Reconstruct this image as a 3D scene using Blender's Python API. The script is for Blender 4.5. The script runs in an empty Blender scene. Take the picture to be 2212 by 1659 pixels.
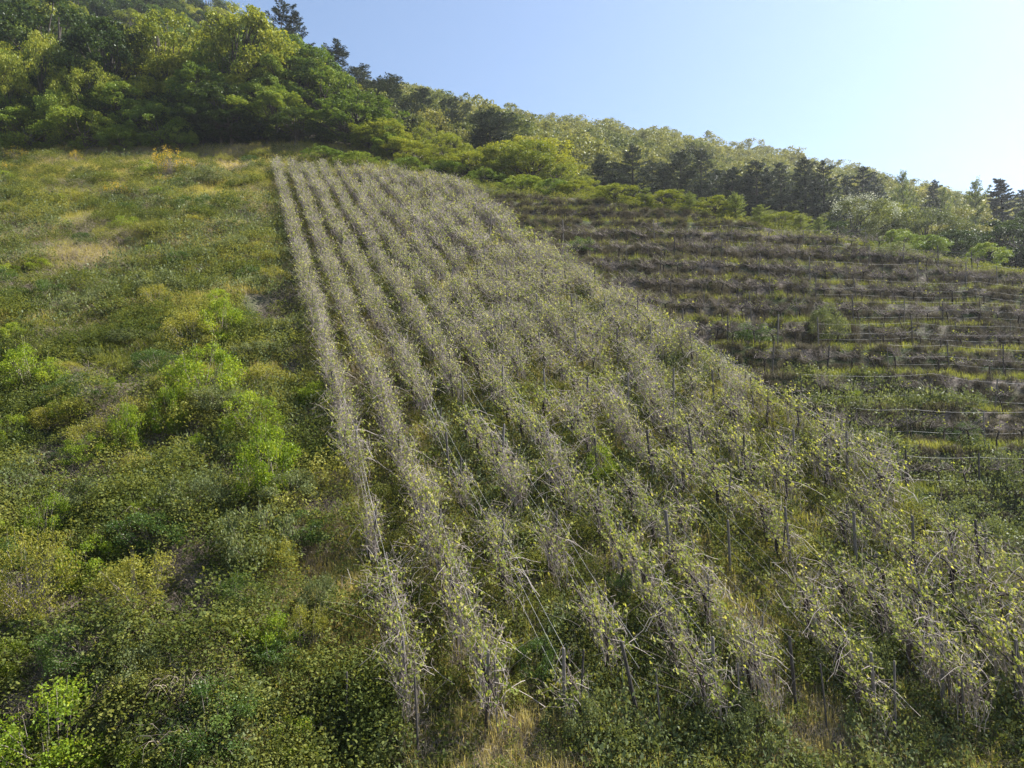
import bpy, math, random
import numpy as np
from mathutils import Matrix, Vector

RNG = np.random.default_rng(11)
random.seed(11)
scene = bpy.context.scene
COL = scene.collection
PITCH = math.radians(3.8)
CP, SP = math.cos(PITCH), math.sin(PITCH)
CAMZ = 16.0
FPX, CU, CV = 1533.0, 1106.0, 829.5          # photograph scale used while surveying the place

# ------------------------------------------------------------------ noise
def _hash(ix, iy, seed):
    n = (ix.astype(np.int64) * 374761393 + iy.astype(np.int64) * 668265263 + seed * 1442695041) & 0x7fffffff
    n = ((n ^ (n >> 13)) * 1274126177) & 0x7fffffff
    return ((n ^ (n >> 16)) & 0xffff) / 65535.0

def vnoise(x, y, seed=0):
    x = np.asarray(x, float); y = np.asarray(y, float)
    ix = np.floor(x); iy = np.floor(y)
    fx = x - ix; fy = y - iy
    fx = fx * fx * (3 - 2 * fx); fy = fy * fy * (3 - 2 * fy)
    a = _hash(ix, iy, seed); b = _hash(ix + 1, iy, seed)
    c = _hash(ix, iy + 1, seed); d = _hash(ix + 1, iy + 1, seed)
    return a + (b - a) * fx + (c - a) * fy + (a - b - c + d) * fx * fy

def fbm(x, y, seed=0, octv=3):
    s, a, t = 0.0, 0.5, 0.0
    for o in range(octv):
        s = s + a * vnoise(np.asarray(x) * 2 ** o, np.asarray(y) * 2 ** o, seed + o * 7)
        t += a; a *= 0.5
    return s / t

def sstep(a, b, x):
    t = np.clip((np.asarray(x, float) - a) / (b - a), 0, 1)
    return t * t * (3 - 2 * t)

# ------------------------------------------------------------------ lie of the land (slope coordinates X across, Y away, height Z)
ROWS, ROW_GAP, ROW_LEAN, ROW_FOOT = 11, 1.7, 0.379, 15.8
def row_x(k, Y):
    return -2.22 + ROW_GAP * k - ROW_LEAN * (np.asarray(Y, float) - ROW_FOOT)

def edge_y(X):
    return np.interp(X, [-200, -60, -33, -28, -15, -3, 14, 24, 39, 60, 200],
                        [ 93,  92,  90,  83,  78, 72, 64, 58, 55, 52,  50])

def crest_z(X):
    return np.interp(X, [-400, -250, -120, -90, -73, -60, -31, 0, 44, 90, 130, 166, 300, 700],
                        [ 200,  180,  128, 112, 104,  97,  88, 82, 77, 69, 58,  50,  30,  10])

T_H, T_0 = 1.85, 1.08
def slope_plain(X, Y):
    vine = -15.3 + 0.485 * Y
    terr = -21.0 - 0.12 * X + 0.62 * Y
    d = np.clip(0.5 + 0.5 * (vine - terr) / 2.0, 0, 1)
    smin = vine * (1 - d) + terr * d - 2.0 * d * (1 - d) * 0.5
    s = X - row_x(ROWS - 1, Y)
    return vine + (np.minimum(smin, vine) - vine) * sstep(0.6, 5.0, s)

def level_h(X, Y):                             # world height over the camera of the smooth slope
    return Y * SP + slope_plain(X, Y) * CP

def terrace_mask(X, Y):
    s = X - row_x(ROWS - 1, Y)
    return sstep(1.2, 3.4, s) * (1 - sstep(-0.8, 1.0, Y - edge_y(X))) * sstep(24, 29, Y)

def height(X, Y):
    X = np.asarray(X, float); Y = np.asarray(Y, float)
    E = edge_y(X)
    Yc = np.minimum(Y, E)
    z = slope_plain(X, Yc)
    w = Yc * SP + z * CP
    wob = (fbm(X * 0.22, Yc * 0.22, 50, 2) - 0.5) * 0.5
    q = (w - T_0 + wob) / T_H
    k = np.floor(q); f = q - k
    g = np.where(f < 0.5, f * 0.16, 0.08 + (f - 0.5) / 0.5 * 0.92)
    ws = T_0 - wob + T_H * (k + g)
    zs = (ws - Yc * SP) / CP
    m = terrace_mask(X, Y)
    z = z + (zs - z) * m
    out = np.maximum(Y - E, 0)
    sl = np.interp(X, [-30, -16, 6, 12], [0.62, 0.45, 0.30, 0.27])
    z1 = z + sl * np.minimum(out, np.maximum(112 - E, 0))
    t = np.clip((Y - 112) / 120.0, 0, 1)
    z2 = z1 + (crest_z(X) - z1) * t
    z2 = z2 - 0.25 * np.maximum(Y - 232, 0)
    # rough ground
    meadow = 1 - sstep(-1.5, 0.5, X - row_x(0, Y))
    z2 = z2 + (fbm(X * 0.35, Y * 0.35, 3, 3) - 0.5) * (0.35 + meadow * np.interp(Y, [20, 55], [1.9, 0.9]))
    z2 = z2 + (fbm(X * 1.6, Y * 1.6, 9, 2) - 0.5) * (0.18 + 0.10 * m)
    z2 = np.where(Y < -18, z2 + 0.485 * (-18 - Y) , z2)
    return z2

def to_world(X, Y, Z):
    X = np.asarray(X, float); Y = np.asarray(Y, float); Z = np.asarray(Z, float)
    return np.stack([X, Y * CP - Z * SP, Y * SP + Z * CP + CAMZ], -1)

def ground(X, Y, lift=0.0):
    p = to_world(X, Y, height(X, Y))
    p[..., 2] += lift
    return p

def at_u(u, Y):
    return (u - CU) / FPX * Y

def view_uv(p):
    """survey helper: where a world point stands in the photograph's scale"""
    x, y, z = p[..., 0], p[..., 1], p[..., 2] - CAMZ
    d = y * CP + z * SP
    h = -y * SP + z * CP
    return CU + x / d * FPX, CV - h / d * FPX, d

# ------------------------------------------------------------------ materials
def new_mat(name):
    m = bpy.data.materials.new(name); m.use_nodes = True
    nt = m.node_tree; nt.nodes.clear()
    return m, nt, nt.nodes, nt.links

def ramp_node(N, stops):
    r = N.new('ShaderNodeValToRGB')
    el = r.color_ramp.elements
    while len(el) < len(stops): el.new(0.5)
    for e, (p, c) in zip(el, stops):
        e.position = p; e.color = (*c, 1)
    return r

def leaf_mat(name, stops, transl=0.42, rough=0.5, spec=0.35, obj_mix=0.35, patch=0.0, patch_scale=0.12, tcol=(1.25, 1.15, 0.6), gain=1.0):
    stops = [(p, tuple(min(.8, x * gain) for x in c)) for p, c in stops]
    m, nt, N, L = new_mat(name)
    at = N.new('ShaderNodeAttribute'); at.attribute_name = 'tint'
    oi = N.new('ShaderNodeObjectInfo')
    mx = N.new('ShaderNodeMix'); mx.data_type = 'FLOAT'; mx.inputs[0].default_value = obj_mix
    L.new(at.outputs['Fac'], mx.inputs[2]); L.new(oi.outputs['Random'], mx.inputs[3])
    fac = mx.outputs[0]
    if patch > 0:
        ge = N.new('ShaderNodeNewGeometry')
        no = N.new('ShaderNodeTexNoise'); no.inputs['Scale'].default_value = patch_scale; no.inputs['Detail'].default_value = 3
        L.new(ge.outputs['Position'], no.inputs['Vector'])
        mr = N.new('ShaderNodeMapRange'); mr.inputs[1].default_value = 0.3; mr.inputs[2].default_value = 0.7
        L.new(no.outputs['Fac'], mr.inputs[0])
        m2 = N.new('ShaderNodeMix'); m2.data_type = 'FLOAT'; m2.inputs[0].default_value = patch
        L.new(fac, m2.inputs[2]); L.new(mr.outputs[0], m2.inputs[3]); fac = m2.outputs[0]
    r = ramp_node(N, stops); L.new(fac, r.inputs['Fac'])
    p = N.new('ShaderNodeBsdfPrincipled')
    p.inputs['Roughness'].default_value = rough
    p.inputs['Specular IOR Level'].default_value = spec * 0.4
    L.new(r.outputs['Color'], p.inputs['Base Color'])
    o = N.new('ShaderNodeOutputMaterial')
    if transl > 0:
        tr = N.new('ShaderNodeBsdfTranslucent')
        mc = N.new('ShaderNodeMix'); mc.data_type = 'RGBA'; mc.blend_type = 'MULTIPLY'; mc.inputs[0].default_value = 1.0
        mc.inputs[7].default_value = (*tcol, 1)
        L.new(r.outputs['Color'], mc.inputs[6]); L.new(mc.outputs[2], tr.inputs['Color'])
        ms = N.new('ShaderNodeMixShader'); ms.inputs[0].default_value = transl
        L.new(p.outputs[0], ms.inputs[1]); L.new(tr.outputs[0], ms.inputs[2]); L.new(ms.outputs[0], o.inputs['Surface'])
    else:
        L.new(p.outputs[0], o.inputs['Surface'])
    return m

def wood_mat(name, c1, c2, scale=(30, 30, 4), rough=0.85, bump=0.4):
    m, nt, N, L = new_mat(name)
    tc = N.new('ShaderNodeTexCoord'); mp = N.new('ShaderNodeMapping'); mp.inputs['Scale'].default_value = scale
    L.new(tc.outputs['Object'], mp.inputs['Vector'])
    no = N.new('ShaderNodeTexNoise'); no.inputs['Scale'].default_value = 1.0; no.inputs['Detail'].default_value = 5
    L.new(mp.outputs[0], no.inputs['Vector'])
    oi = N.new('ShaderNodeObjectInfo')
    ad = N.new('ShaderNodeMath'); ad.operation = 'MULTIPLY_ADD'; ad.inputs[1].default_value = 0.5; ad.inputs[2].default_value = -0.25
    L.new(oi.outputs['Random'], ad.inputs[0])
    a2 = N.new('ShaderNodeMath'); a2.operation = 'ADD'; L.new(no.outputs['Fac'], a2.inputs[0]); L.new(ad.outputs[0], a2.inputs[1])
    r = ramp_node(N, [(0.25, c1), (0.75, c2)]); L.new(a2.outputs[0], r.inputs['Fac'])
    p = N.new('ShaderNodeBsdfPrincipled'); p.inputs['Roughness'].default_value = rough
    p.inputs['Specular IOR Level'].default_value = 0.25
    L.new(r.outputs['Color'], p.inputs['Base Color'])
    b = N.new('ShaderNodeBump'); b.inputs['Strength'].default_value = bump; b.inputs['Distance'].default_value = 0.01
    L.new(no.outputs['Fac'], b.inputs['Height']); L.new(b.outputs[0], p.inputs['Normal'])
    o = N.new('ShaderNodeOutputMaterial'); L.new(p.outputs[0], o.inputs['Surface'])
    return m

def ground_mat():
    m, nt, N, L = new_mat('hillside_soil')
    ge = N.new('ShaderNodeNewGeometry')
    n1 = N.new('ShaderNodeTexNoise'); n1.inputs['Scale'].default_value = 0.35; n1.inputs['Detail'].default_value = 6
    n2 = N.new('ShaderNodeTexNoise'); n2.inputs['Scale'].default_value = 4.0; n2.inputs['Detail'].default_value = 8
    n3 = N.new('ShaderNodeTexVoronoi'); n3.inputs['Scale'].default_value = 7.0
    for n in (n1, n2, n3): L.new(ge.outputs['Position'], n.inputs['Vector'])
    soil = ramp_node(N, [(0.3, (0.055, 0.043, 0.035)), (0.55, (0.13, 0.105, 0.085)), (0.8, (0.22, 0.19, 0.16))])
    L.new(n2.outputs['Fac'], soil.inputs['Fac'])
    green = ramp_node(N, [(0.3, (0.022, 0.035, 0.012)), (0.7, (0.07, 0.085, 0.025))])
    L.new(n2.outputs['Fac'], green.inputs['Fac'])
    mr = N.new('ShaderNodeMapRange'); mr.inputs[1].default_value = 0.4; mr.inputs[2].default_value = 0.6
    L.new(n1.outputs['Fac'], mr.inputs[0])
    mx = N.new('ShaderNodeMix'); mx.data_type = 'RGBA'
    L.new(mr.outputs[0], mx.inputs[0]); L.new(soil.outputs[0], mx.inputs[6]); L.new(green.outputs[0], mx.inputs[7])
    p = N.new('ShaderNodeBsdfPrincipled'); p.inputs['Roughness'].default_value = 0.95; p.inputs['Specular IOR Level'].default_value = 0.15
    L.new(mx.outputs[2], p.inputs['Base Color'])
    b = N.new('ShaderNodeBump'); b.inputs['Strength'].default_value = 0.8; b.inputs['Distance'].default_value = 0.12
    L.new(n2.outputs['Fac'], b.inputs['Height']); L.new(b.outputs[0], p.inputs['Normal'])
    o = N.new('ShaderNodeOutputMaterial'); L.new(p.outputs[0], o.inputs['Surface'])
    return m

M = {}
M['soil'] = ground_mat()
M['vine_leaf'] = leaf_mat('vine_leaf', [(0.0, (0.085, 0.135, 0.028)), (0.4, (0.21, 0.25, 0.05)), (0.75, (0.36, 0.36, 0.085)), (1.0, (0.46, 0.43, 0.14))], 0.5, 0.55, 0.2, 0.15, gain=1.1, tcol=(1.2, 1.15, 0.65))
M['cane'] = leaf_mat('vine_cane', [(0.0, (0.09, 0.068, 0.058)), (0.5, (0.245, 0.20, 0.175)), (1.0, (0.42, 0.37, 0.325))], 0.0, 0.55, 0.4, 0.15, gain=1.05)
M['vine_bark'] = wood_mat('vine_bark', (0.018, 0.013, 0.010), (0.07, 0.052, 0.042), (25, 25, 6))
M['post'] = wood_mat('weathered_stake', (0.04, 0.034, 0.03), (0.17, 0.15, 0.135), (60, 60, 5))
M['bark'] = wood_mat('tree_bark', (0.03, 0.024, 0.018), (0.12, 0.10, 0.08), (6, 6, 1.2))
M['weed'] = leaf_mat('weed_leaf', [(0.0, (0.026, 0.040, 0.013)), (0.4, (0.072, 0.092, 0.022)), (0.75, (0.18, 0.185, 0.045)), (1.0, (0.33, 0.30, 0.085))], 0.42, 0.6, 0.2, 0.0, 0.3, 0.15, gain=1.3)
M['bramble'] = leaf_mat('bramble_leaf', [(0.0, (0.045, 0.062, 0.028)), (0.5, (0.105, 0.13, 0.052)), (1.0, (0.24, 0.26, 0.12))], 0.35, 0.5, 0.3, 0.15, 0.3, 0.2, gain=1.2)
M['grass'] = leaf_mat('grass_blade', [(0.0, (0.08, 0.11, 0.02)), (0.35, (0.19, 0.20, 0.045)), (0.65, (0.34, 0.30, 0.11)), (1.0, (0.46, 0.38, 0.22))], 0.42, 0.6, 0.2, 0.0, 0.5, 0.1, gain=1.3)
M['lush'] = leaf_mat('lush_grass', [(0.0, (0.065, 0.095, 0.02)), (0.6, (0.19, 0.215, 0.045)), (1.0, (0.38, 0.36, 0.11))], 0.45, 0.5, 0.3, 0.0, 0.2, 0.2, gain=1.15)
M['straw'] = leaf_mat('dry_stem', [(0.0, (0.13, 0.10, 0.08)), (0.5, (0.28, 0.225, 0.175)), (1.0, (0.46, 0.39, 0.30))], 0.1, 0.6, 0.3, 0.0, 0.2, 0.2, tcol=(1, 1, 1))
M['tussock'] = leaf_mat('dead_tussock', [(0.0, (0.05, 0.042, 0.032)), (0.5, (0.125, 0.108, 0.072)), (1.0, (0.28, 0.245, 0.155))], 0.2, 0.6, 0.2, 0.0, 0.2, 0.2, tcol=(1, 1, 0.9))
M['tree_a'] = leaf_mat('maple_leaf', [(0.0, (0.045, 0.085, 0.016)), (0.5, (0.12, 0.18, 0.028)), (1.0, (0.30, 0.335, 0.05))], 0.3, 0.45, 0.35, 0.35, gain=1.2)
M['tree_b'] = leaf_mat('yellow_spring_leaf', [(0.0, (0.075, 0.11, 0.018)), (0.5, (0.185, 0.22, 0.03)), (1.0, (0.38, 0.37, 0.055))], 0.32, 0.45, 0.3, 0.3, gain=1.15)
M['tree_c'] = leaf_mat('deep_green_shade_leaf', [(0.0, (0.02, 0.04, 0.012)), (0.5, (0.05, 0.085, 0.02)), (1.0, (0.13, 0.17, 0.04))], 0.3, 0.42, 0.4, 0.35, gain=0.95)  # deep green leaf, with the left wood's shade put into the colour
M['tree_w'] = leaf_mat('hill_wood_leaf', [(0.0, (0.05, 0.075, 0.028)), (0.45, (0.13, 0.155, 0.055)), (0.85, (0.25, 0.25, 0.085)), (1.0, (0.33, 0.285, 0.11))], 0.32, 0.5, 0.3, 0.6, gain=1.1)
M['tree_p'] = leaf_mat('pale_blossom_leaf', [(0.0, (0.10, 0.12, 0.06)), (0.5, (0.28, 0.30, 0.18)), (1.0, (0.62, 0.62, 0.52))], 0.35, 0.5, 0.3, 0.1, tcol=(1, 1, .9))
M['conifer'] = leaf_mat('conifer_needle', [(0.0, (0.014, 0.022, 0.016)), (0.5, (0.034, 0.046, 0.032)), (1.0, (0.085, 0.095, 0.06))], 0.15, 0.5, 0.3, 0.25, tcol=(1.1, 1.1, .8), gain=1.5)
M['larch'] = leaf_mat('young_larch_needle', [(0.0, (0.07, 0.11, 0.035)), (0.5, (0.15, 0.20, 0.06)), (1.0, (0.30, 0.33, 0.12))], 0.4, 0.5, 0.3, 0.3)
M['shrub_g'] = leaf_mat('bright_shrub_leaf', [(0.0, (0.06, 0.11, 0.012)), (0.5, (0.18, 0.26, 0.022)), (1.0, (0.43, 0.47, 0.055))], 0.45, 0.45, 0.35, 0.25, gain=1.05)
M['shrub_o'] = leaf_mat('olive_shrub_leaf', [(0.0, (0.075, 0.09, 0.018)), (0.5, (0.18, 0.185, 0.032)), (1.0, (0.36, 0.33, 0.06))], 0.4, 0.45, 0.35, 0.3, gain=1.15)
M['shrub_d'] = leaf_mat('dark_shrub_leaf', [(0.0, (0.018, 0.04, 0.012)), (0.5, (0.05, 0.09, 0.02)), (1.0, (0.13, 0.18, 0.04))], 0.36, 0.4, 0.45, 0.2, gain=1.3)
M['gold'] = leaf_mat('broom_blossom', [(0.0, (0.50, 0.30, 0.015)), (1.0, (0.78, 0.55, 0.04))], 0.35, 0.5, 0.2, 0.1, tcol=(1, 1, 1))

def wire_mat():
    m, nt, N, L = new_mat('galvanised_wire')
    p = N.new('ShaderNodeBsdfPrincipled')
    p.inputs['Base Color'].default_value = (0.62, 0.62, 0.62, 1); p.inputs['Metallic'].default_value = 0.2; p.inputs['Roughness'].default_value = 0.65; p.inputs['Specular IOR Level'].default_value = 0.2
    no = N.new('ShaderNodeTexNoise'); no.inputs['Scale'].default_value = 3
    r = ramp_node(N, [(0.3, (0.30, 0.29, 0.28)), (0.7, (0.55, 0.54, 0.53))]); L.new(no.outputs['Fac'], r.inputs['Fac']); L.new(r.outputs[0], p.inputs['Base Color'])
    o = N.new('ShaderNodeOutputMaterial'); L.new(p.outputs[0], o.inputs['Surface'])
    return m
M['wire'] = wire_mat()

# ------------------------------------------------------------------ mesh building
class Geo:
    def __init__(s): s.v, s.t, s.f, s.n = [], [], [], 0
    def add(s, verts, faces, tint):
        verts = np.asarray(verts, float).reshape(-1, 3)
        faces = np.asarray(faces, np.int64)
        s.v.append(verts); s.f.append(faces + s.n)
        s.t.append(np.broadcast_to(np.asarray(tint, float), (len(verts),)).copy())
        s.n += len(verts)
    def arrays(s):
        return np.concatenate(s.v), s.f, np.concatenate(s.t)
    def scaled(s, k):
        s.v = [v * k for v in s.v]; return s
    def mesh(s, name, mats, smooth=False):
        if not isinstance(mats, (list, tuple)): mats = [mats]
        V = np.concatenate(s.v); T = np.concatenate(s.t)
        me = bpy.data.meshes.new(name)
        me.vertices.add(len(V)); me.vertices.foreach_set('co', V.astype(np.float32).ravel())
        tot = np.concatenate([np.full(len(f), f.shape[1]) for f in s.f])
        idx = np.concatenate([f.ravel() for f in s.f])
        me.loops.add(len(idx)); me.loops.foreach_set('vertex_index', idx.astype(np.int32))
        st = np.concatenate([[0], np.cumsum(tot)[:-1]])
        me.polygons.add(len(tot)); me.polygons.foreach_set('loop_start', st.astype(np.int32)); me.polygons.foreach_set('loop_total', tot.astype(np.int32))
        if smooth: me.polygons.foreach_set('use_smooth', np.ones(len(tot), bool))
        a = me.attributes.new('tint', 'FLOAT', 'POINT'); a.data.foreach_set('value', np.clip(T, 0, 1).astype(np.float32))
        for m in mats: me.materials.append(m)
        me.update(calc_edges=True); me.validate()
        return me

def unit(v):
    return v / np.maximum(np.linalg.norm(v, axis=-1, keepdims=True), 1e-9)

def add_leaves(g, C, size, tint, up=0.3, aspect=0.6, axis=None, rng=RNG):
    """one diamond leaf per centre; size and tint are arrays or numbers"""
    n = len(C)
    if n == 0: return
    size = np.broadcast_to(np.asarray(size, float), (n,)).reshape(n, 1)
    nr = unit(rng.normal(size=(n, 3)) + np.array([0, 0, up * 2.0]))
    a = rng.normal(size=(n, 3)) if axis is None else axis + 0.35 * rng.normal(size=(n, 3))
    a = unit(a - (a * nr).sum(1, keepdims=True) * nr)
    b = np.cross(nr, a)
    fold = nr * size * 0.12
    P = np.stack([C - a * size * 0.5, C + b * size * 0.5 * aspect + fold - a * size * 0.08, C + a * size * 0.5, C - b * size * 0.5 * aspect + fold - a * size * 0.08], 1)
    F = np.arange(4 * n).reshape(n, 4)
    g.add(P.reshape(-1, 3), F, np.repeat(np.broadcast_to(np.asarray(tint, float), (n,)), 4))

LOBED = np.array([(-.28, 0), (-.5, .28), (.0, .52), (.13, .27), (.52, 0), (.13, -.27), (.0, -.52), (-.5, -.28)])
def add_lobed(g, C, size, tint, rng=RNG):
    n = len(C)
    size = np.broadcast_to(np.asarray(size, float), (n,)).reshape(n, 1)
    nr = unit(rng.normal(size=(n, 3)) + np.array([0, 0, .5]))
    a = rng.normal(size=(n, 3)) + np.array([0, 0, -.9])
    a = unit(a - (a * nr).sum(1, keepdims=True) * nr); b = np.cross(nr, a)
    P = np.stack([C + size * (a * x + b * y + nr * (abs(y) * .35)) for x, y in LOBED], 1)
    g.add(P.reshape(-1, 3), np.arange(8 * n).reshape(n, 8), np.repeat(np.broadcast_to(np.asarray(tint, float), (n,)), 8))

def add_tubes(g, P, R, sides=3, tint=0.5):
    """P (N,k,3) polylines, R (N,k) radii"""
    P = np.asarray(P, float); R = np.asarray(R, float)
    n, k, _ = P.shape
    T = np.empty_like(P); T[:, 1:-1] = P[:, 2:] - P[:, :-2]; T[:, 0] = P[:, 1] - P[:, 0]; T[:, -1] = P[:, -1] - P[:, -2]
    T = unit(T)
    ref = np.where(np.abs(T[..., 2:3]) > 0.9, np.array([1.0, 0, 0]), np.array([0, 0, 1.0]))
    A = unit(np.cross(T, ref)); B = np.cross(T, A)
    ang = np.arange(sides) * 2 * math.pi / sides
    V = P[:, :, None, :] + R[:, :, None, None] * (np.cos(ang)[None, None, :, None] * A[:, :, None, :] + np.sin(ang)[None, None, :, None] * B[:, :, None, :])
    base = (np.arange(n)[:, None, None] * k + np.arange(k - 1)[None, :, None]) * sides
    j = np.arange(sides)[None, None, :]; j2 = (j + 1) % sides
    F = np.stack([base + j, base + j2, base + sides + j2, base + sides + j], -1).reshape(-1, 4)
    tt = np.broadcast_to(np.asarray(tint, float), (n,))
    g.add(V.reshape(-1, 3), F, np.repeat(tt, k * sides))

def add_blades(g, C, h, w, lean, tint, rng=RNG):
    """grass blades: bent tapering triangles (quad + tip)"""
    n = len(C)
    h = np.broadcast_to(np.asarray(h, float), (n,)).reshape(n, 1); w = np.broadcast_to(np.asarray(w, float), (n,)).reshape(n, 1)
    az = rng.uniform(0, 2 * math.pi, n)
    d = np.stack([np.cos(az), np.sin(az), np.zeros(n)], 1)
    s = np.stack([-np.sin(az), np.cos(az), np.zeros(n)], 1)
    ln = rng.uniform(0.1, 1.0, (n, 1)) * lean
    z = np.array([[0, 0, 1.0]])
    mid = C + z * h * 0.6 + d * h * ln * 0.35
    tip = C + z * h * (1 - 0.35 * ln) + d * h * ln
    V = np.stack([C - s * w, C + s * w, mid + s * w * 0.7, mid - s * w * 0.7, tip], 1).reshape(-1, 3)
    b = np.arange(n) * 5
    t = np.repeat(np.broadcast_to(np.asarray(tint, float), (n,)), 5)
    g.add(V, np.stack([b, b + 1, b + 2, b + 3], 1), t)
    g.f.append(np.stack([b + 3, b + 2, b + 4], 1) + (g.n - len(V)))

def scatter(g, protos, pos, rot, scl, tin, pick, sz=None):
    """merge copies of prototype Geos into one Geo"""
    sz = scl if sz is None else sz
    for i, pr in enumerate(protos):
        sel = np.where(pick == i)[0]
        if len(sel) == 0: continue
        V, F, T = pr.arrays()
        c, s = np.cos(rot[sel])[:, None], np.sin(rot[sel])[:, None]
        x = V[None, :, 0] * scl[sel][:, None]; y = V[None, :, 1] * scl[sel][:, None]; z = V[None, :, 2] * sz[sel][:, None]
        W = np.stack([x * c - y * s, x * s + y * c, z], -1) + pos[sel][:, None, :]
        tt = np.clip(T[None, :] * 0.55 + tin[sel][:, None] * 0.45, 0, 1)
        nv = len(V); n0 = g.n
        g.v.append(W.reshape(-1, 3)); g.t.append(tt.ravel())
        off = (np.arange(len(sel)) * nv + n0)[:, None, None]
        for f in F: g.f.append((f[None] + off).reshape(-1, f.shape[1]))
        g.n += nv * len(sel)

# ------------------------------------------------------------------ objects
def mesh_obj(name, me, parent=None, loc=(0, 0, 0), rz=0, sc=(1, 1, 1)):
    o = bpy.data.objects.new(name, me); COL.objects.link(o)
    o.location = loc; o.rotation_euler = (0, 0, rz); o.scale = sc
    if parent: o.parent = parent
    return o

def tag(o, label=None, cat=None, group=None, kind=None):
    if label: o['label'] = label
    if cat: o['category'] = cat
    if group: o['group'] = group
    if kind: o['kind'] = kind
    return o

def thing(name, parts, loc, rz, sc, label, cat, group=None, tilt=(0, 0)):
    """an Empty at the thing's base with one child mesh per part; parts = [(name, mesh)]"""
    r = bpy.data.objects.new(name, None); COL.objects.link(r)
    r.empty_display_size = 0.3
    r.location = loc; r.rotation_euler = (tilt[0], tilt[1], rz); r.scale = sc
    tag(r, label, cat, group)
    for pn, me in parts:
        c = bpy.data.objects.new(pn, me); COL.objects.link(c); c.parent = r
    return r

ONES = ['', 'first', 'second', 'third', 'fourth', 'fifth', 'sixth', 'seventh', 'eighth', 'ninth', 'tenth', 'eleventh', 'twelfth', 'thirteenth',
        'fourteenth', 'fifteenth', 'sixteenth', 'seventeenth', 'eighteenth', 'nineteenth']
TENS = {2: 'twent', 3: 'thirt', 4: 'fort', 5: 'fift', 6: 'sixt'}
def ordinal(n):
    if n < 20: return ONES[n]
    t, o = divmod(n, 10)
    return TENS[t] + ('ieth' if o == 0 else 'y-' + ONES[o])

# ================================================================== TERRAIN
def graded(a, b, fine_a, fine_b, step, grow=1.25):
    mid = list(np.arange(fine_a, fine_b + step * 0.5, step))
    lo, st, x = [], step, fine_a
    while x > a: st *= grow; x -= st; lo.append(x)
    hi, st, x = [], step, fine_b
    while x < b: st *= grow; x += st; hi.append(x)
    return np.array(lo[::-1] + mid + hi)
gx = graded(-650, 650, -72, 62, 0.34, 1.22)
gy = graded(-160, 620, 11, 96, 0.30, 1.16)
XX, YY = np.meshgrid(gx, gy)
TV = ground(XX, YY).reshape(-1, 3)
nx, ny = len(gx), len(gy)
ii = (np.arange(ny - 1)[:, None] * nx + np.arange(nx - 1)[None, :]).ravel()
g = Geo(); g.add(TV, np.stack([ii, ii + 1, ii + nx + 1, ii + nx], 1), 0.5)
tag(mesh_obj('hillside', g.mesh('hillside', M['soil'], True)), 'sloping hillside ground under the vineyard, meadow and wood', 'hillside', kind='structure')

# ================================================================== PLANT PROTOTYPES
def dome_points(n, rng, rx, ry, z0, z1, shell=0.55):
    """points in a dome-shaped volume, mostly near its skin"""
    d = unit(rng.normal(size=(n, 3)))
    r = rng.uniform(0, 1, (n, 1)) ** (1 / 3) * (1 - shell) + shell
    p = d * r
    zc = (z0 + z1) / 2
    return p * np.array([rx, ry, (z1 - z0) / 2]) + np.array([0, 0, zc])

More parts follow.
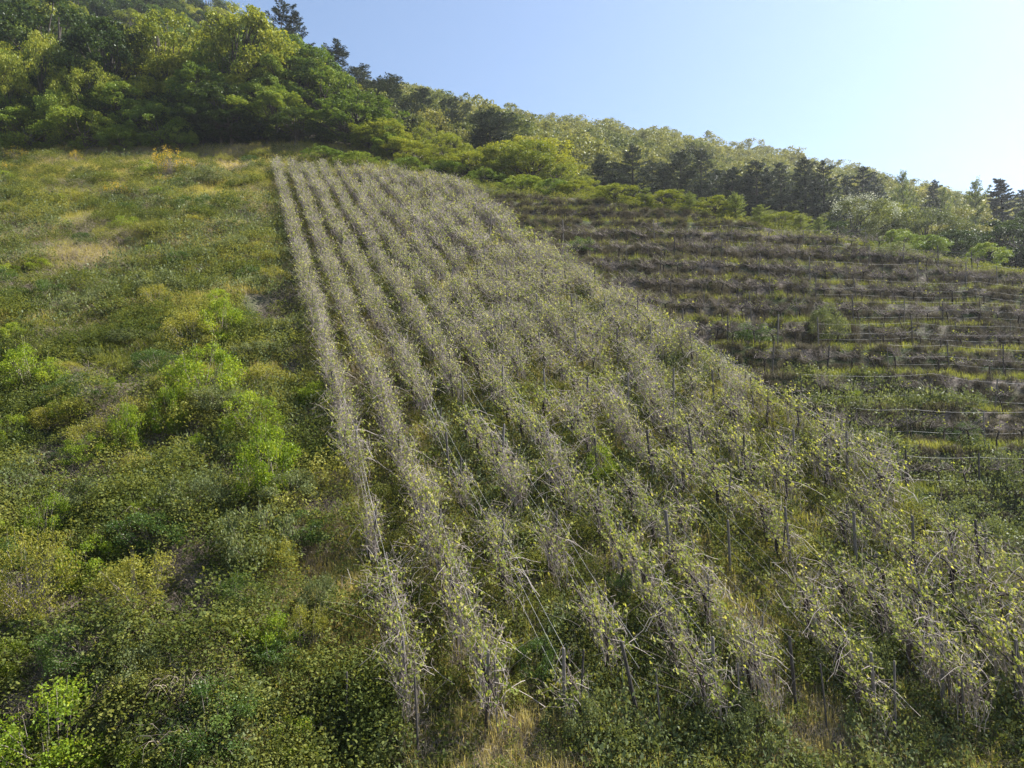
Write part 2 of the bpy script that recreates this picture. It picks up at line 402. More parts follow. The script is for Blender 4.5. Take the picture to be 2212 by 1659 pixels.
def broadleaf(seed, H=10.0, W=4.2, z0=0.14, lobes=95, per=230, leaf=0.19, lr=(0.38, 0.9), low=False):
    """crown of many uneven leaf sprays on a limbed trunk -> (trunk Geo, crown Geo)"""
    r = np.random.default_rng(seed)
    tk, cr = Geo(), Geo()
    C = dome_points(lobes, r, W, W * r.uniform(0.85, 1.05), H * z0, H * 0.95, 0.62)
    zt = (C[:, 2] / H)
    wide = np.interp(zt, [0.1, 0.3, 0.55, 0.8, 1.0], [0.72, 1.0, 1.05, 0.8, 0.45])
    C[:, :2] *= wide[:, None]
    lump = 0.68 + 0.62 * vnoise(np.arctan2(C[:, 1], C[:, 0]) * 1.6 + 10, zt * 4, seed)
    C[:, :2] *= lump[:, None]
    fork = np.array([0, 0, H * (0.22 if not low else 0.04)])
    tp = np.array([[[0, 0, -0.6], [0.06, 0.03, fork[2] * 0.5], fork, [0.15, -0.1, H * 0.45], [0.1, 0.1, H * 0.7]]])
    add_tubes(tk, tp, np.array([[0.032, 0.024, 0.021, 0.015, 0.006]]) * H * (1 if not low else 0.45), 7, 0.4)
    sel = C[r.permutation(lobes)[: lobes // 2]]
    base = fork + (np.array([0.12, 0, H * 0.45]) - fork) * r.uniform(0, 1, (len(sel), 1))
    mid = base * 0.45 + sel * 0.55 + np.array([0, 0, -0.05 * H]) + r.normal(size=sel.shape) * 0.03 * H
    P = np.stack([base, base * 0.75 + mid * 0.25 + r.normal(size=sel.shape) * .01 * H, mid, sel], 1)
    add_tubes(tk, P, np.array([0.011, 0.009, 0.006, 0.002]) * H * np.ones((len(sel), 1)), 4, 0.5)
    for c in C:
        rad = r.uniform(*lr) * (0.75 if c[2] > 0.8 * H else 1)
        n = int(per * r.uniform(0.6, 1.25) * (rad / np.mean(lr)) ** 1.6)
        d = unit(r.normal(size=(n, 3)) + np.array([0, 0, 0.35]))
        rr = rad * r.uniform(0.25, 1.0, (n, 1)) ** 0.55
        q = c + d * rr * np.array([1.1, 1.1, 0.72])
        q = q + (vnoise(q[:, 0] * 3, q[:, 1] * 3 + q[:, 2] * 2, seed)[:, None] - 0.5) * 0.35
        t = r.normal(0.5, 0.2, n) + r.normal(0, 0.12)
        add_leaves(cr, q, leaf * r.uniform(0.6, 1.35, n), t, 0.45, 0.7, rng=r)
    # loose sprays that break the outline
    k = lobes * 10
    q = dome_points(k // 2, r, W * 1.0, W * .98, H * z0, H * .98, 0.8); k = len(q)
    q[:, :2] *= np.interp(q[:, 2] / H, [0.1, 0.3, 0.55, 0.8, 1.0], [0.72, 1.0, 1.05, 0.8, 0.45])[:, None]
    add_leaves(cr, q, leaf * r.uniform(0.6, 1.3, k), r.normal(0.6, 0.2, k), 0.3, 0.6, rng=r)
    return tk, cr

def conifer(seed, H=12.0, W=3.0, gap=0.5, rise=0.1, bare=0.12, dens=1.0, needle=0.34, ragged=0.3):
    """layered needle branches round a straight trunk"""
    r = np.random.default_rng(seed)
    tk, cr = Geo(), Geo()
    bend = r.normal(0, 0.02 * H, 2)
    zz = np.linspace(-0.6, H, 9)
    add_tubes(tk, np.stack([bend[0] * (zz / H) ** 2, bend[1] * (zz / H) ** 2, zz], 1)[None], (0.02 * H * (1 - zz / H * 0.95))[None], 7, 0.4)
    z = H * bare; P, R = [], []
    while z < H * 0.985:
        t = z / H
        env = W * (1 - t) ** 0.6 * min(1.0, 0.62 + t * 1.6) * r.uniform(.8, 1.12) + 0.16
        nb = int(r.integers(4, 7))
        az0 = r.uniform(0, 6.28)
        for i in range(nb):
            if r.random() < 0.14: continue
            L_ = env * r.uniform(1 - ragged, 1 + ragged * 0.6)
            az = az0 + i * 6.283 / nb + r.normal(0, 0.25)
            d = np.array([math.cos(az), math.sin(az), 0])
            e = rise + r.normal(0, 0.12) + 0.35 * t
            s = np.linspace(0, 1, 5)
            pts = np.array([bend[0] * t * t, bend[1] * t * t, z + r.normal(0, 0.1)]) + d * L_ * s[:, None] + np.array([0, 0, 1.0]) * (L_ * (e * s - 0.22 * s ** 2 + 0.18 * s ** 3))[:, None]
            P.append(pts); R.append(0.035 * (L_ / W) ** 0.7 * (1 - 0.9 * s) + 0.004)
            n = int(46 * dens * L_ ** 1.15)
            u = r.uniform(0.12, 1.0, n) ** 0.75
            c = np.stack([np.interp(u, s, pts[:, j]) for j in range(3)], 1)
            side = np.array([-d[1], d[0], 0])
            wd = (0.30 * L_ * (1 - u * 0.55) + 0.1) * r.uniform(-1, 1, n)
            c = c + side * wd[:, None] + np.array([0, 0, 1]) * (r.normal(0, 0.05, n) - 0.10 * np.abs(wd) + 0.02)[:, None]
            ax = d * 1.0 + side * (np.sign(wd) * 0.7)[:, None] + np.array([0, 0, 0.18])
            add_leaves(cr, c, needle * r.uniform(0.6, 1.3, n), r.normal(0.45, 0.2, n) + 0.12 * u, 0.5, 0.26, axis=ax, rng=r)
        z += gap * r.uniform(0.7, 1.35) * (1.0 - 0.45 * t)
    add_tubes(tk, np.array(P), np.array(R), 4, 0.4)
    n = int(60 * dens)
    u = r.uniform(0, 1, n)
    c = np.stack([bend[0] + r.normal(0, 0.09, n), bend[1] + r.normal(0, 0.09, n), H * (0.93 + 0.075 * u)], 1)
    add_leaves(cr, c, needle * 0.8, 0.5, 0.0, 0.3, axis=np.array([0, 0, 1.0]), rng=r)
    return tk, cr

def shrub(seed, H=2.0, W=1.3, lobes=38, per=230, leaf=0.065, lr=(0.24, 0.52), up=0.4):
    r = np.random.default_rng(seed)
    st, fo = Geo(), Geo()
    C = dome_points(lobes, r, W, W * r.uniform(0.75, 1.0), -0.25 * H, H * 0.86, 0.6)
    C[:, 2] = np.abs(C[:, 2])
    C[:, :2] *= (0.75 + 0.5 * vnoise(np.arctan2(C[:, 1], C[:, 0]) * 1.4 + 9, C[:, 2] / H * 3, seed))[:, None]
    b = r.normal(0, 0.12 * W, (lobes, 3)); b[:, 2] = -0.15
    P = np.stack([b, b * 0.6 + C * 0.4 + r.normal(0, .06, C.shape), C, C + unit(C - [0, 0, .2 * H]) * 0.3], 1)
    add_tubes(st, P, np.array([0.016, 0.010, 0.006, 0.002]) * H / 2 * np.ones((lobes, 1)), 3, r.uniform(0.2, 0.8, lobes))
    for c in C:
        rad = r.uniform(*lr)
        n = int(per * r.uniform(0.6, 1.3))
        d = unit(r.normal(size=(n, 3)) + np.array([0, 0, up]))
        q = c + d * rad * (r.uniform(0.15, 1, (n, 1)) ** 0.6) * np.array([1.1, 1.1, 0.8])
        q[:, 2] = np.maximum(q[:, 2], 0.03)
        add_leaves(fo, q, leaf * r.uniform(0.6, 1.4, n), r.normal(0.5, 0.2, n) + r.normal(0, 0.12), up, 0.62, rng=r)
    # shoots standing out of the top
    ns = lobes
    tips = C[r.integers(0, lobes, ns)] + np.stack([r.normal(0, .16, ns), r.normal(0, .16, ns), r.uniform(.2, .6, ns)], 1) * (H / 2)
    root = tips * np.array([0.8, 0.8, 0.6])
    add_tubes(st, np.stack([root, (root + tips) / 2, tips], 1), np.array([.006, .004, .002]) * np.ones((ns, 1)), 3, 0.6)
    k = 7
    q = (root[:, None] + (tips - root)[:, None] * np.linspace(.5, 1.03, k)[None, :, None]).reshape(-1, 3) + r.normal(0, .035, (ns * k, 3))
    add_leaves(fo, q, leaf * r.uniform(.7, 1.3, ns * k), r.normal(.7, .15, ns * k), 0.3, 0.55, rng=r)
    return st, fo

def arching(g, n, r, R0, H0, L0, rad, k=6, tint=(0.3, 0.9), droop=1.0, centre=(0, 0, 0)):
    """thin arching dead stems"""
    az = r.uniform(0, 6.283, n); b = np.stack([r.normal(0, R0, n), r.normal(0, R0, n), np.full(n, -0.05)], 1) + np.array(centre)
    L_ = L0 * r.uniform(0.5, 1.2, n); h = H0 * r.uniform(0.5, 1.3, n)
    s = np.linspace(0, 1, k)[None, :]
    wig = r.normal(0, 0.04, (n, k, 3)) * L0
    x = b[:, :1] + np.cos(az)[:, None] * L_[:, None] * s
    y = b[:, 1:2] + np.sin(az)[:, None] * L_[:, None] * s
    z = b[:, 2:3] + h[:, None] * (4 * s * (1 - s * 0.5 * (1 + droop * 0.6)) * 0.5 + 0.1 * s)
    P = np.stack([x, y, z], -1) + wig * s[..., None]
    P[..., 2] = np.maximum(P[..., 2], -0.05)
    add_tubes(g, P, rad * (1 - 0.75 * s) * r.uniform(.6, 1.3, (n, 1)), 3, r.uniform(*tint, n))

# ------------------------------------------------------------------ the vine (local +x up the row, the slope is sheared in)
SLOPE = 0.53
ROW_RZ = math.atan2(0.966, -0.379)
def make_vine(seed, canes=70, twigs=60, leaves=150, wide=0.26, tall=1.85, lod=1):
    r = np.random.default_rng(seed)
    tk, cn, lf = Geo(), Geo(), Geo()
    kz = np.linspace(-0.15, r.uniform(.85, 1.15), 7)
    wob = np.cumsum(r.normal(0, 0.035, (7, 2)), 0); wob[:2] *= 0.3
    tr = np.stack([wob[:, 0] + 0.10 * kz, wob[:, 1], kz], 1)
    add_tubes(tk, tr[None], (np.array([0.056, 0.05, 0.044, 0.042, 0.04, 0.046, 0.05]) * r.uniform(.8, 1.25, 7))[None], 6 if lod else 4, 0.4)
    head = tr[-1]
    for sgn in (-1, 1):
        a = head + np.array([[0, 0, -.02], [sgn * .2, r.normal(0, .03), .07], [sgn * .42, r.normal(0, .04), .05], [sgn * .6, r.normal(0, .05), .10]])
        add_tubes(tk, a[None], np.array([[.032, .024, .02, .012]]), 5 if lod else 3, 0.4)
    # upright canes
    n, k = canes, (6 if lod else 4)
    x0 = r.uniform(-0.62, 0.62, n); y0 = r.normal(0, wide * 0.35, n); z0 = r.uniform(0.35, 1.05, n)
    top = tall * r.uniform(0.72, 1.12, n)
    dx = r.normal(0, 0.28, n); dy = r.normal(0, wide, n)
    s = np.linspace(0, 1, k)[None]
    droop = (r.uniform(0, 1, n) ** 3)[:, None] * 0.75
    P = np.stack([x0[:, None] + dx[:, None] * s, y0[:, None] + dy[:, None] * s ** 1.6, z0[:, None] + (top - z0)[:, None] * (s - droop * s ** 3)], -1)
    P += r.normal(0, 0.03, P.shape) * s[..., None]
    rad = (0.0065 if lod else 0.0105) * r.uniform(.7, 1.3, (n, 1)) * (1 - 0.6 * s)
    ct = np.clip(r.normal(0.55, 0.22, n), 0, 1)
    add_tubes(cn, P, rad, 3, ct)
    # old canes bound along the wires and a tangle of twigs
    n2 = twigs
    cx = r.uniform(-0.6, 0.6, n2); cy = r.normal(0, wide * 0.6, n2); cz = r.uniform(0.45, tall, n2)
    L_ = r.uniform(0.15, 0.6, n2)
    d = unit(np.stack([r.normal(0, 1.2, n2), r.normal(0, 0.7, n2), r.normal(-.1, 0.7, n2)], 1))
    s3 = np.linspace(-0.5, 0.5, 4)[None, :, None]
    P2 = np.stack([cx, cy, cz], 1)[:, None] + d[:, None] * L_[:, None, None] * s3 + r.normal(0, 0.03, (n2, 4, 3))
    add_tubes(cn, P2, (0.0045 if lod else 0.008) * np.ones((n2, 4)), 3, np.clip(r.normal(0.6, 0.25, n2), 0, 1))
    # long strays that stand out of the row
    n3 = 3
    st = np.stack([r.uniform(-.5, .5, n3), r.normal(0, .1, n3), r.uniform(.8, 1.5, n3)], 1)
    dd = unit(np.stack([r.normal(0, .5, n3), r.normal(0, 1, n3), r.uniform(-.1, .5, n3)], 1)) * r.uniform(.5, 1.1, (n3, 1))
    s5 = np.linspace(0, 1, 5)[None, :, None]
    P3 = st[:, None] + dd[:, None] * s5 + np.array([0, 0, -0.35]) * s5 ** 2 + r.normal(0, .02, (n3, 5, 3))
    add_tubes(cn, P3, 0.006 * np.ones((n3, 5)), 3, 0.85)
    # new leaves, in little tufts along the canes and mostly high
    m = leaves
    ci = r.integers(0, n, m); si = r.uniform(0.35, 1.0, m) ** 0.8
    fi = si * (k - 1); i0 = np.minimum(fi.astype(int), k - 2); fr = (fi - i0)[:, None]
    q = P[ci, i0] * (1 - fr) + P[ci, i0 + 1] * fr
    q = np.repeat(q, 2, 0) + r.normal(0, 0.045, (2 * m, 3))
    tt = np.repeat(r.normal(.5, .24, m), 2) + .15 * (q[:, 2] - 1.2)
    if lod: add_lobed(lf, q, 0.058 * r.uniform(.45, 1.5, 2 * m), tt, rng=r)
    else: add_leaves(lf, q, 0.09 * r.uniform(.6, 1.4, 2 * m), tt, 0.2, 0.95, rng=r)
    for gg in (tk, cn, lf):
        for v in gg.v: v[:, 2] += v[:, 0] * SLOPE
    return tk, cn, lf

print('protos...')
VINES = []
specs = [(90, 90, 150, .33, 2.0), (105, 100, 135, .31, 2.05), (80, 85, 170, .36, 1.95), (95, 100, 160, .34, 2.05),     # dense, for the rows near the meadow
         (44, 50, 150, .36, 1.75), (34, 44, 130, .40, 1.65), (46, 44, 190, .36, 1.8), (28, 40, 100, .38, 1.55), (40, 66, 120, .44, 1.65),
         (64, 90, 150, .55, 1.75), (54, 100, 130, .60, 1.7)]
for i, a in enumerate(specs):
    tk, cn, lf = make_vine(100 + i, *a)
    VINES.append([('trunk', tk.mesh('vine_trunk', M['vine_bark'], True)), ('canes', cn.mesh('vine_canes', M['cane'])), ('leaves', lf.mesh('vine_leaves', M['vine_leaf']))])
VINES_FAR = []
for i, a in enumerate(specs):
    VINES_FAR.append(make_vine(300 + i, int(a[0] * .8), int(a[1] * .7), int(a[2] * .55), a[3], a[4], 0))

def merge(*gs):
    g = Geo()
    for q in gs:
        V, F, T = q.arrays()
        n0 = g.n; g.v.append(V); g.t.append(T)
        for f in F: g.f.append(f + n0)
        g.n += len(V)
    return g

# ================================================================== VINE ROWS
def row_end(k):
    Y = 80.0
    for _ in range(30): Y = edge_y(row_x(k, Y)) - 1.2
    return float(Y)

def in_frame(p, mu=60, mv=60):
    u, v, d = view_uv(p)
    return (d > 1) & (u > -mu) & (u < 2212 + mu) & (v > -mv) & (v < 1659 + mv)

ROWNAME = ['vine row beside the meadow'] + [ordinal(i + 1) + ' vine row from the meadow' for i in range(1, ROWS)]
cand = []
for k in range(ROWS):
    Y, i = 15.55 + random.uniform(0, .5), 0
    while Y < row_end(k):
        i += 1
        x = float(row_x(k, Y)) + random.gauss(0, .06 + .03 * k)
        gap_p = (0.05 if k < 3 else 0.12) + (0.12 if Y < 30 else 0)
        if random.random() > gap_p:
            cand.append((k, i, x, Y))
        Y += 0.98 * random.uniform(.85, 1.15)
CP_ = np.array([[c[2], c[3]] for c in cand])
CW = ground(CP_[:, 0], CP_[:, 1])
vis = in_frame(CW + np.array([0, 0, 1.0]), 30, 30)
dist = np.linalg.norm(CW - np.array([0, 0, CAMZ]), axis=1) + np.where(vis, 0, 1000)
order = np.argsort(dist)
near = set(order[:296].tolist())
LOOK = ['grapevine dense with grey canes', 'grapevine thick with upright canes', 'dense grapevine with pale shoots', 'bushy grapevine of brown canes',
        'sparse grapevine with yellow-green leaves', 'thin grapevine with drooping canes', 'grapevine bright with new leaves', 'straggling grapevine with few leaves', 'twiggy grapevine with scattered leaves',
        'sprawling grapevine of grey canes', 'wide untidy grapevine of brown twigs']
def vine_kind(k, Y):
    y0 = (19, 19, 22, 27, 32, 36, 40, 43, 46, 49, 52)[k]
    dense = 0.12 + 0.83 * float(sstep(y0 - 4, y0 + 7, Y)) * (1.0 if k < 6 else 0.75)
    if random.random() < dense: return random.randrange(4)
    return random.choice((9, 10)) if random.random() < float(sstep(20, 34, Y)) * .75 + .1 else random.randrange(4, 9)
nth = {}
far = []
for j, (k, i, x, Y) in enumerate(cand):
    kd = vine_kind(k, Y)
    rz = ROW_RZ + random.gauss(0, .05)
    s = random.uniform(.9, 1.12)
    if j in near:
        nth[k] = nth.get(k, 0) + 1
        thing('grapevine', VINES[kd], CW[j], rz, (s, s, s * random.uniform(.93, 1.07)),
              f'{LOOK[kd]}, {ordinal(nth[k])} up the {ROWNAME[k]}', 'grapevine', 'grapevines planted in rows up the slope')
    else:
        far.append((j, kd, rz, s))
for pname, pi, mat in (('trunks', 0, 'vine_bark'), ('canes', 1, 'cane'), ('leaves', 2, 'vine_leaf')):
    pass
root = bpy.data.objects.new('upper_grapevines', None); COL.objects.link(root)
tag(root, 'mass of grey caned vines filling the upper part of every vine row', 'grapevines', kind='stuff')
idx = np.array([f[0] for f in far]); kds = np.array([f[1] for f in far]); rzs = np.array([f[2] for f in far]); scs = np.array([f[3] for f in far])
for pname, pi, mat in (('trunk', 0, 'vine_bark'), ('canes', 1, 'cane'), ('leaves', 2, 'vine_leaf')):
    g = Geo()
    scatter(g, [v[pi] for v in VINES_FAR], CW[idx], rzs, scs, RNG.uniform(.2, .9, len(idx)), kds)
    o = mesh_obj(pname, g.mesh('upper_vine_' + pname, M[mat]), root); o['kind'] = 'stuff'

# ------------------------------------------------------------------ posts
def post_geo(seed, H=1.85, r0=0.04, sides=9, square=False):
    r = np.random.default_rng(seed)
    g = Geo()
    z = np.array([-0.3, 0.0, H * .3, H * .65, H - 0.03, H])
    rad = r0 * np.array([1.06, 1.05, 1.0, .97, .94, .78])
    wob = np.cumsum(r.normal(0, r0 * .12, (6, 2)), 0)
    P = np.stack([wob[:, 0], wob[:, 1], z], 1)[None]
    add_tubes(g, P, rad[None], 4 if square else sides, 0.5)
    n = 4 if square else sides
    g.f.append((np.arange(n) + g.n - n)[None, :])
    # two bent staples where the wires run
    for zz in (H * .5, H * .88):
        a = np.array([[-r0 * 1.02, -.012, zz], [-r0 * 1.5, -.012, zz + .004], [-r0 * 1.5, .012, zz + .004], [-r0 * 1.02, .012, zz]])
        add_tubes(g, a[None], np.full((1, 4), .0025), 4, .9)
    return g
POSTS = [post_geo(i, h, r0).mesh('stake', M['post'], False) for i, (h, r0) in enumerate([(1.85, .04), (1.95, .043), (1.75, .037), (1.9, .046), (2.0, .04)])]
THIN = [post_geo(20 + i, h, r0, 6).mesh('thin_stake', M['post'], False) for i, (h, r0) in enumerate([(1.75, .023), (1.6, .021), (1.85, .026)])]

row_posts = {}
for k in range(ROWS):
    Y, n = ROW_FOOT + random.uniform(-.1, .1), 0
    row_posts[k] = []
    while Y < row_end(k) + .5:
        n += 1
        x = float(row_x(k, Y)) + random.gauss(0, .05)
        p = ground(x, Y)
        lean = (random.gauss(0.0, .05), random.gauss(-.04 if k > 5 else -.01, .05))
        if k == 3 and n == 1: lean = (0.05, -.22)
        row_posts[k].append((p, n))
        lab = f'grey weathered vineyard stake, {ordinal(n)} stake up the {ROWNAME[k]}' if n > 1 else f'grey weathered stake at the foot of the {ROWNAME[k]}'
        if k == 3 and n == 1: lab = 'grey stake leaning sharply uphill at the foot of the fourth vine row from the meadow'
        o = mesh_obj('vineyard_post', random.choice(POSTS), None, p, random.uniform(0, 6.28), (1, 1, random.uniform(.94, 1.05)))
        o.rotation_euler = (lean[0], lean[1], random.uniform(0, 6.28))
        o.rotation_mode = 'ZYX'
        tag(o, lab, 'stake', 'wooden stakes carrying the vine rows')
        Y += 4.3 + random.uniform(-.15, .15)
extra = [(1430, 1490, 0, 'fourth'), (1935, 1500, 0, 'seventh'), (2085, 1500, 0, 'eighth'), (1075, 1500, 0, 'second'), (1250, 1480, 0, 'third'), (1600, 1480, 0, 'fifth'), (1790, 1500, 0, 'sixth'), (905, 1560, 0, 'first'), (750, 1480, 0, 'meadow')]
for u, v, _, w in extra:
    Y = 23455.0 / (min(v + 110, 1650) - 86.0)
    p = ground(at_u(u, Y), Y)
    lab = f'thin dark stake standing beside the foot of the {w} vine row' if w != 'meadow' else 'thin lone stake standing in the meadow edge just outside the vine rows'
    o = mesh_obj('vine_stake', random.choice(THIN), None, p, random.uniform(0, 6)); o.rotation_mode = 'ZYX'
    o.rotation_euler = (random.gauss(0, .05), random.gauss(0, .05), 0)
    tag(o, lab, 'stake', 'thin stakes by the first vines')

stk_n = {}
for j in order[:520]:
    k, i, x, Y = cand[j]
    if Y > 52 or random.random() > (.62 if Y < 26 else .45): continue
    stk_n[k] = stk_n.get(k, 0) + 1
    p = ground(x + random.gauss(0, .06), Y + .12)
    o = mesh_obj('vine_stake', random.choice(THIN), None, p, 0, (1, 1, random.uniform(.7, 1.0))); o.rotation_mode = 'ZYX'
    o.rotation_euler = (random.gauss(0, .07), random.gauss(0, .08), random.uniform(0, 6))
    tag(o, f'thin dark vine stake, {ordinal(stk_n[k])} of these up the {ROWNAME[k]}', 'stake', 'thin stakes tied to single vines')

# ------------------------------------------------------------------ wires of the rows
def wire_geo(points, sag, rad=0.004, sub=5):
    """points (n,3): post heads; a slack line through them"""
    pts = []
    for a, b in zip(points[:-1], points[1:]):
        s = np.linspace(0, 1, sub, endpoint=False)[:, None]
        seg = a + (b - a) * s
        seg[:, 2] -= sag * 4 * (s * (1 - s))[:, 0] * random.uniform(.3, 1.4)
        pts.append(seg)
    pts.append(points[-1:])
    P = np.concatenate(pts)
    g = Geo(); add_tubes(g, P[None], np.full((1, len(P)), rad), 3, .6)
    return g
for k in range(ROWS):
    base = np.array([p for p, n in row_posts[k]])
    r = bpy.data.objects.new('trellis_wires', None); COL.objects.link(r); r.location = base[0]
    tag(r, f'slack fence wires strung along the {ROWNAME[k]}', 'trellis wires', 'wires along the vine rows')
    for h in (.8, 1.25, 1.72):
        g = wire_geo(base + np.array([0, 0, h]) - base[0], .07, .0035)
        mesh_obj('wire', g.mesh('row_wire', M['wire']), r)

# ================================================================== TERRACES
def old_vine(seed, canes=16, leaf=6, tall=1.5):
    r = np.random.default_rng(seed)
    tk, cn, lf = Geo(), Geo(), Geo()
    lean = r.normal(0, .16)
    kz = np.linspace(0, 1, 7)
    tr = np.stack([lean * kz ** 1.5 + np.cumsum(r.normal(0, .03, 7)), np.cumsum(r.normal(0, .025, 7)), -0.12 + .95 * kz], 1)
    add_tubes(tk, tr[None], (np.array([.05, .045, .04, .036, .036, .04, .035]))[None], 5, .3)
    for sgn in (-1, 1):
        a = tr[-1] + np.array([[0, 0, 0], [sgn * .18, 0, .1], [sgn * .4, r.normal(0, .05), .12], [sgn * r.uniform(.45, .7), 0, .16]])
        add_tubes(tk, a[None], np.array([[.03, .022, .016, .008]]), 4, .3)
    n = canes
    x0 = r.uniform(-.55, .55, n); s = np.linspace(0, 1, 5)[None]
    P = np.stack([x0[:, None] + r.normal(0, .35, (n, 1)) * s, r.normal(0, .2, (n, 1)) * s, .85 + .1 * r.random((n, 1)) + (tall - .9) * r.uniform(.3, 1.1, (n, 1)) * (s - .25 * s ** 3)], -1) + r.normal(0, .025, (n, 5, 3)) * s[..., None]
    add_tubes(cn, P, .0075 * (1 - .6 * s) * np.ones((n, 1)), 3, np.clip(r.normal(.35, .2, n), 0, 1))
    q = P[r.integers(0, n, leaf), r.integers(2, 5, leaf)]
    q = np.repeat(q, 3, 0) + r.normal(0, .06, (3 * leaf, 3))
    add_leaves(lf, q, .08 * r.uniform(.6, 1.3, 3 * leaf), r.normal(.5, .2, 3 * leaf), .2, .9, rng=r)
    return [('trunk', tk.mesh('old_vine_trunk', M['vine_bark'], True)), ('canes', cn.mesh('old_vine_canes', M['cane'])), ('leaves', lf.mesh('old_vine_leaves', M['vine_leaf']))]
OLD = [old_vine(500, 22, 2), old_vine(501, 34, 3), old_vine(502, 18, 6, 1.3), old_vine(503, 42, 2, 1.7)]
OLD_TOP = [old_vine(510, 46, 3, 1.75), old_vine(511, 60, 4, 1.8), old_vine(512, 40, 2, 1.7)]
OLD_LOOK = ['bare black-stemmed old vine', 'knotty old vine with bare twigs', 'stubby old vine with yellow shoots', 'twiggy leafless old vine']

def level_line(lev, xs):
    """Y of the front part of terrace tread lev for each x"""
    ys = np.linspace(25, 75, 900)
    out = []
    for x in xs:
        w = level_h(np.full_like(ys, x), ys)
        wob = (fbm(x * 0.22, ys * 0.22, 50, 2) - 0.5) * 0.5
        q = (w - T_0 + wob) / T_H
        out.append(np.interp(lev + 0.14, q, ys))
    return np.array(out)

tv_n = tp_n = 0
LEVELS = list(range(-2, 8))
TERR_LINES = {}
for li, lev in enumerate(LEVELS):
    xs = np.arange(-4, 52, .35)
    ys = level_line(lev, xs)
    s = xs - row_x(ROWS - 1, ys)
    ok = (s > 2.2 if lev > 1 else s > 6) & (ys < edge_y(xs) - .3) & (ys > 27)
    P = ground(xs, ys)
    u, v, d = view_uv(P + np.array([0, 0, .9]))
    ok &= (u < 2500)
    xs, ys, P = xs[ok], ys[ok], P[ok]
    TERR_LINES[lev] = (xs, ys)
    if len(xs) < 8: continue
    tname = ('lowest terrace' if li == 0 else ordinal(li + 1) + ' terrace up')
    # arc length
    L = np.concatenate([[0], np.cumsum(np.linalg.norm(np.diff(P, axis=0), axis=1))])
    ins = in_frame(P + np.array([0, 0, .8]), 40, 40)
    a, n = random.uniform(.3, 1), 0
    while a < L[-1]:
        x = np.interp(a, L, xs); y = np.interp(a, L, ys)
        p = ground(float(x), float(y) + random.gauss(0, .06))
        if random.random() < .9 and bool(in_frame(p + np.array([0, 0, .8]), 30, 30)):
            n += 1
            topl = lev >= 3
            kd = random.randrange(len(OLD))
            set_ = random.choice(OLD_TOP) if topl and random.random() < (.5 if lev < 5 else .9) else OLD[kd]
            lk = 'brown-caned twiggy old vine' if set_ in OLD_TOP else OLD_LOOK[kd]
            tv_n += 1
            if tv_n <= 296:
                thing('old_vine', set_, p, math.atan2(.12, 1) + random.gauss(0, .3) + (math.pi if random.random() < .5 else 0), (1, 1, random.uniform(.85, 1.15)),
                      f'{lk}, {ordinal(n)} from the vine rows on the {tname}', 'grapevine', 'old vines on the terraces')
        a += (1.3 if lev < 5 else 1.05) * random.uniform(.8, 1.25)
    # posts and wires
    a, heads, n = random.uniform(.4, 1.5), [], 0
    while a < L[-1]:
        x = np.interp(a, L, xs); y = np.interp(a, L, ys)
        p = ground(float(x), float(y) + .05)
        n += 1; tp_n += 1
        o = mesh_obj('terrace_post', random.choice(POSTS + THIN), None, p, 0, (.9, .9, random.uniform(.9, 1.05))); o.rotation_mode = 'ZYX'
        o.rotation_euler = (random.gauss(0, .04), random.gauss(0, .05), random.uniform(0, 6))
        tag(o, f'slim grey terrace stake, {ordinal(n)} along the {tname} counted from the vine rows', 'stake', 'stakes on the terraces')
        heads.append(p)
        a += 3.4 * random.uniform(.8, 1.2)
    if len(heads) > 1:
        heads = np.array(heads)
        r = bpy.data.objects.new('terrace_wires', None); COL.objects.link(r); r.location = heads[0]
        tag(r, f'pale sagging wires strung between the stakes of the {tname}', 'trellis wires', 'wires along the terraces')
        hh = (.62, 1.62) if lev < 1 else (.62, 1.05, 1.6) if lev < 5 else (1.6,)
        # the upper terraces keep their wires only at the open end
        st = 0 if lev < 1 else max(0, len(heads) // 3)
        for h in hh:
            if len(heads) - st < 2: continue
            gq = wire_geo(heads[st:] + np.array([0, 0, h + random.gauss(0, .04)]) - heads[0], .06, .005)
            mesh_obj('wire', gq.mesh('terrace_wire', M['wire']), r)
print('old vines', tv_n, 'terrace posts', tp_n)

# ================================================================== GROUND COVER (uncountable)
def weed_proto(seed, n=14, R=.16, H=.28, leaf=.085, aspect=.6):
    r = np.random.default_rng(seed); g = Geo()
    d = r.uniform(0, 1, n) ** .6 * R; az = r.uniform(0, 6.283, n)
    c = np.stack([np.cos(az) * d, np.sin(az) * d, H * r.uniform(.15, 1, n) * (1 - (d / R) ** 2 * .5)], 1)
    ax = np.stack([np.cos(az), np.sin(az), np.full(n, .4)], 1)
    add_leaves(g, c, leaf * r.uniform(.6, 1.4, n), np.clip(r.normal(.5, .2, n), 0, 1), .6, aspect, axis=ax, rng=r)
    return g
def grass_proto(seed, n=14, R=.09, H=.34, w=.006, lean=.7):
    r = np.random.default_rng(seed); g = Geo()
    c = np.stack([r.normal(0, R, n), r.normal(0, R, n), np.full(n, -.03)], 1)
    add_blades(g, c, H * r.uniform(.45, 1.2, n), w * r.uniform(.7, 1.3, n), lean, np.clip(r.normal(.5, .22, n), 0, 1), r)
    return g
def straw_proto(seed, n=9, R=.12, H=.55):
    r = np.random.default_rng(seed); g = Geo()
    arching(g, n, r, R, H * .8, .45, .004, 4, (.2, 1.0))
    return g
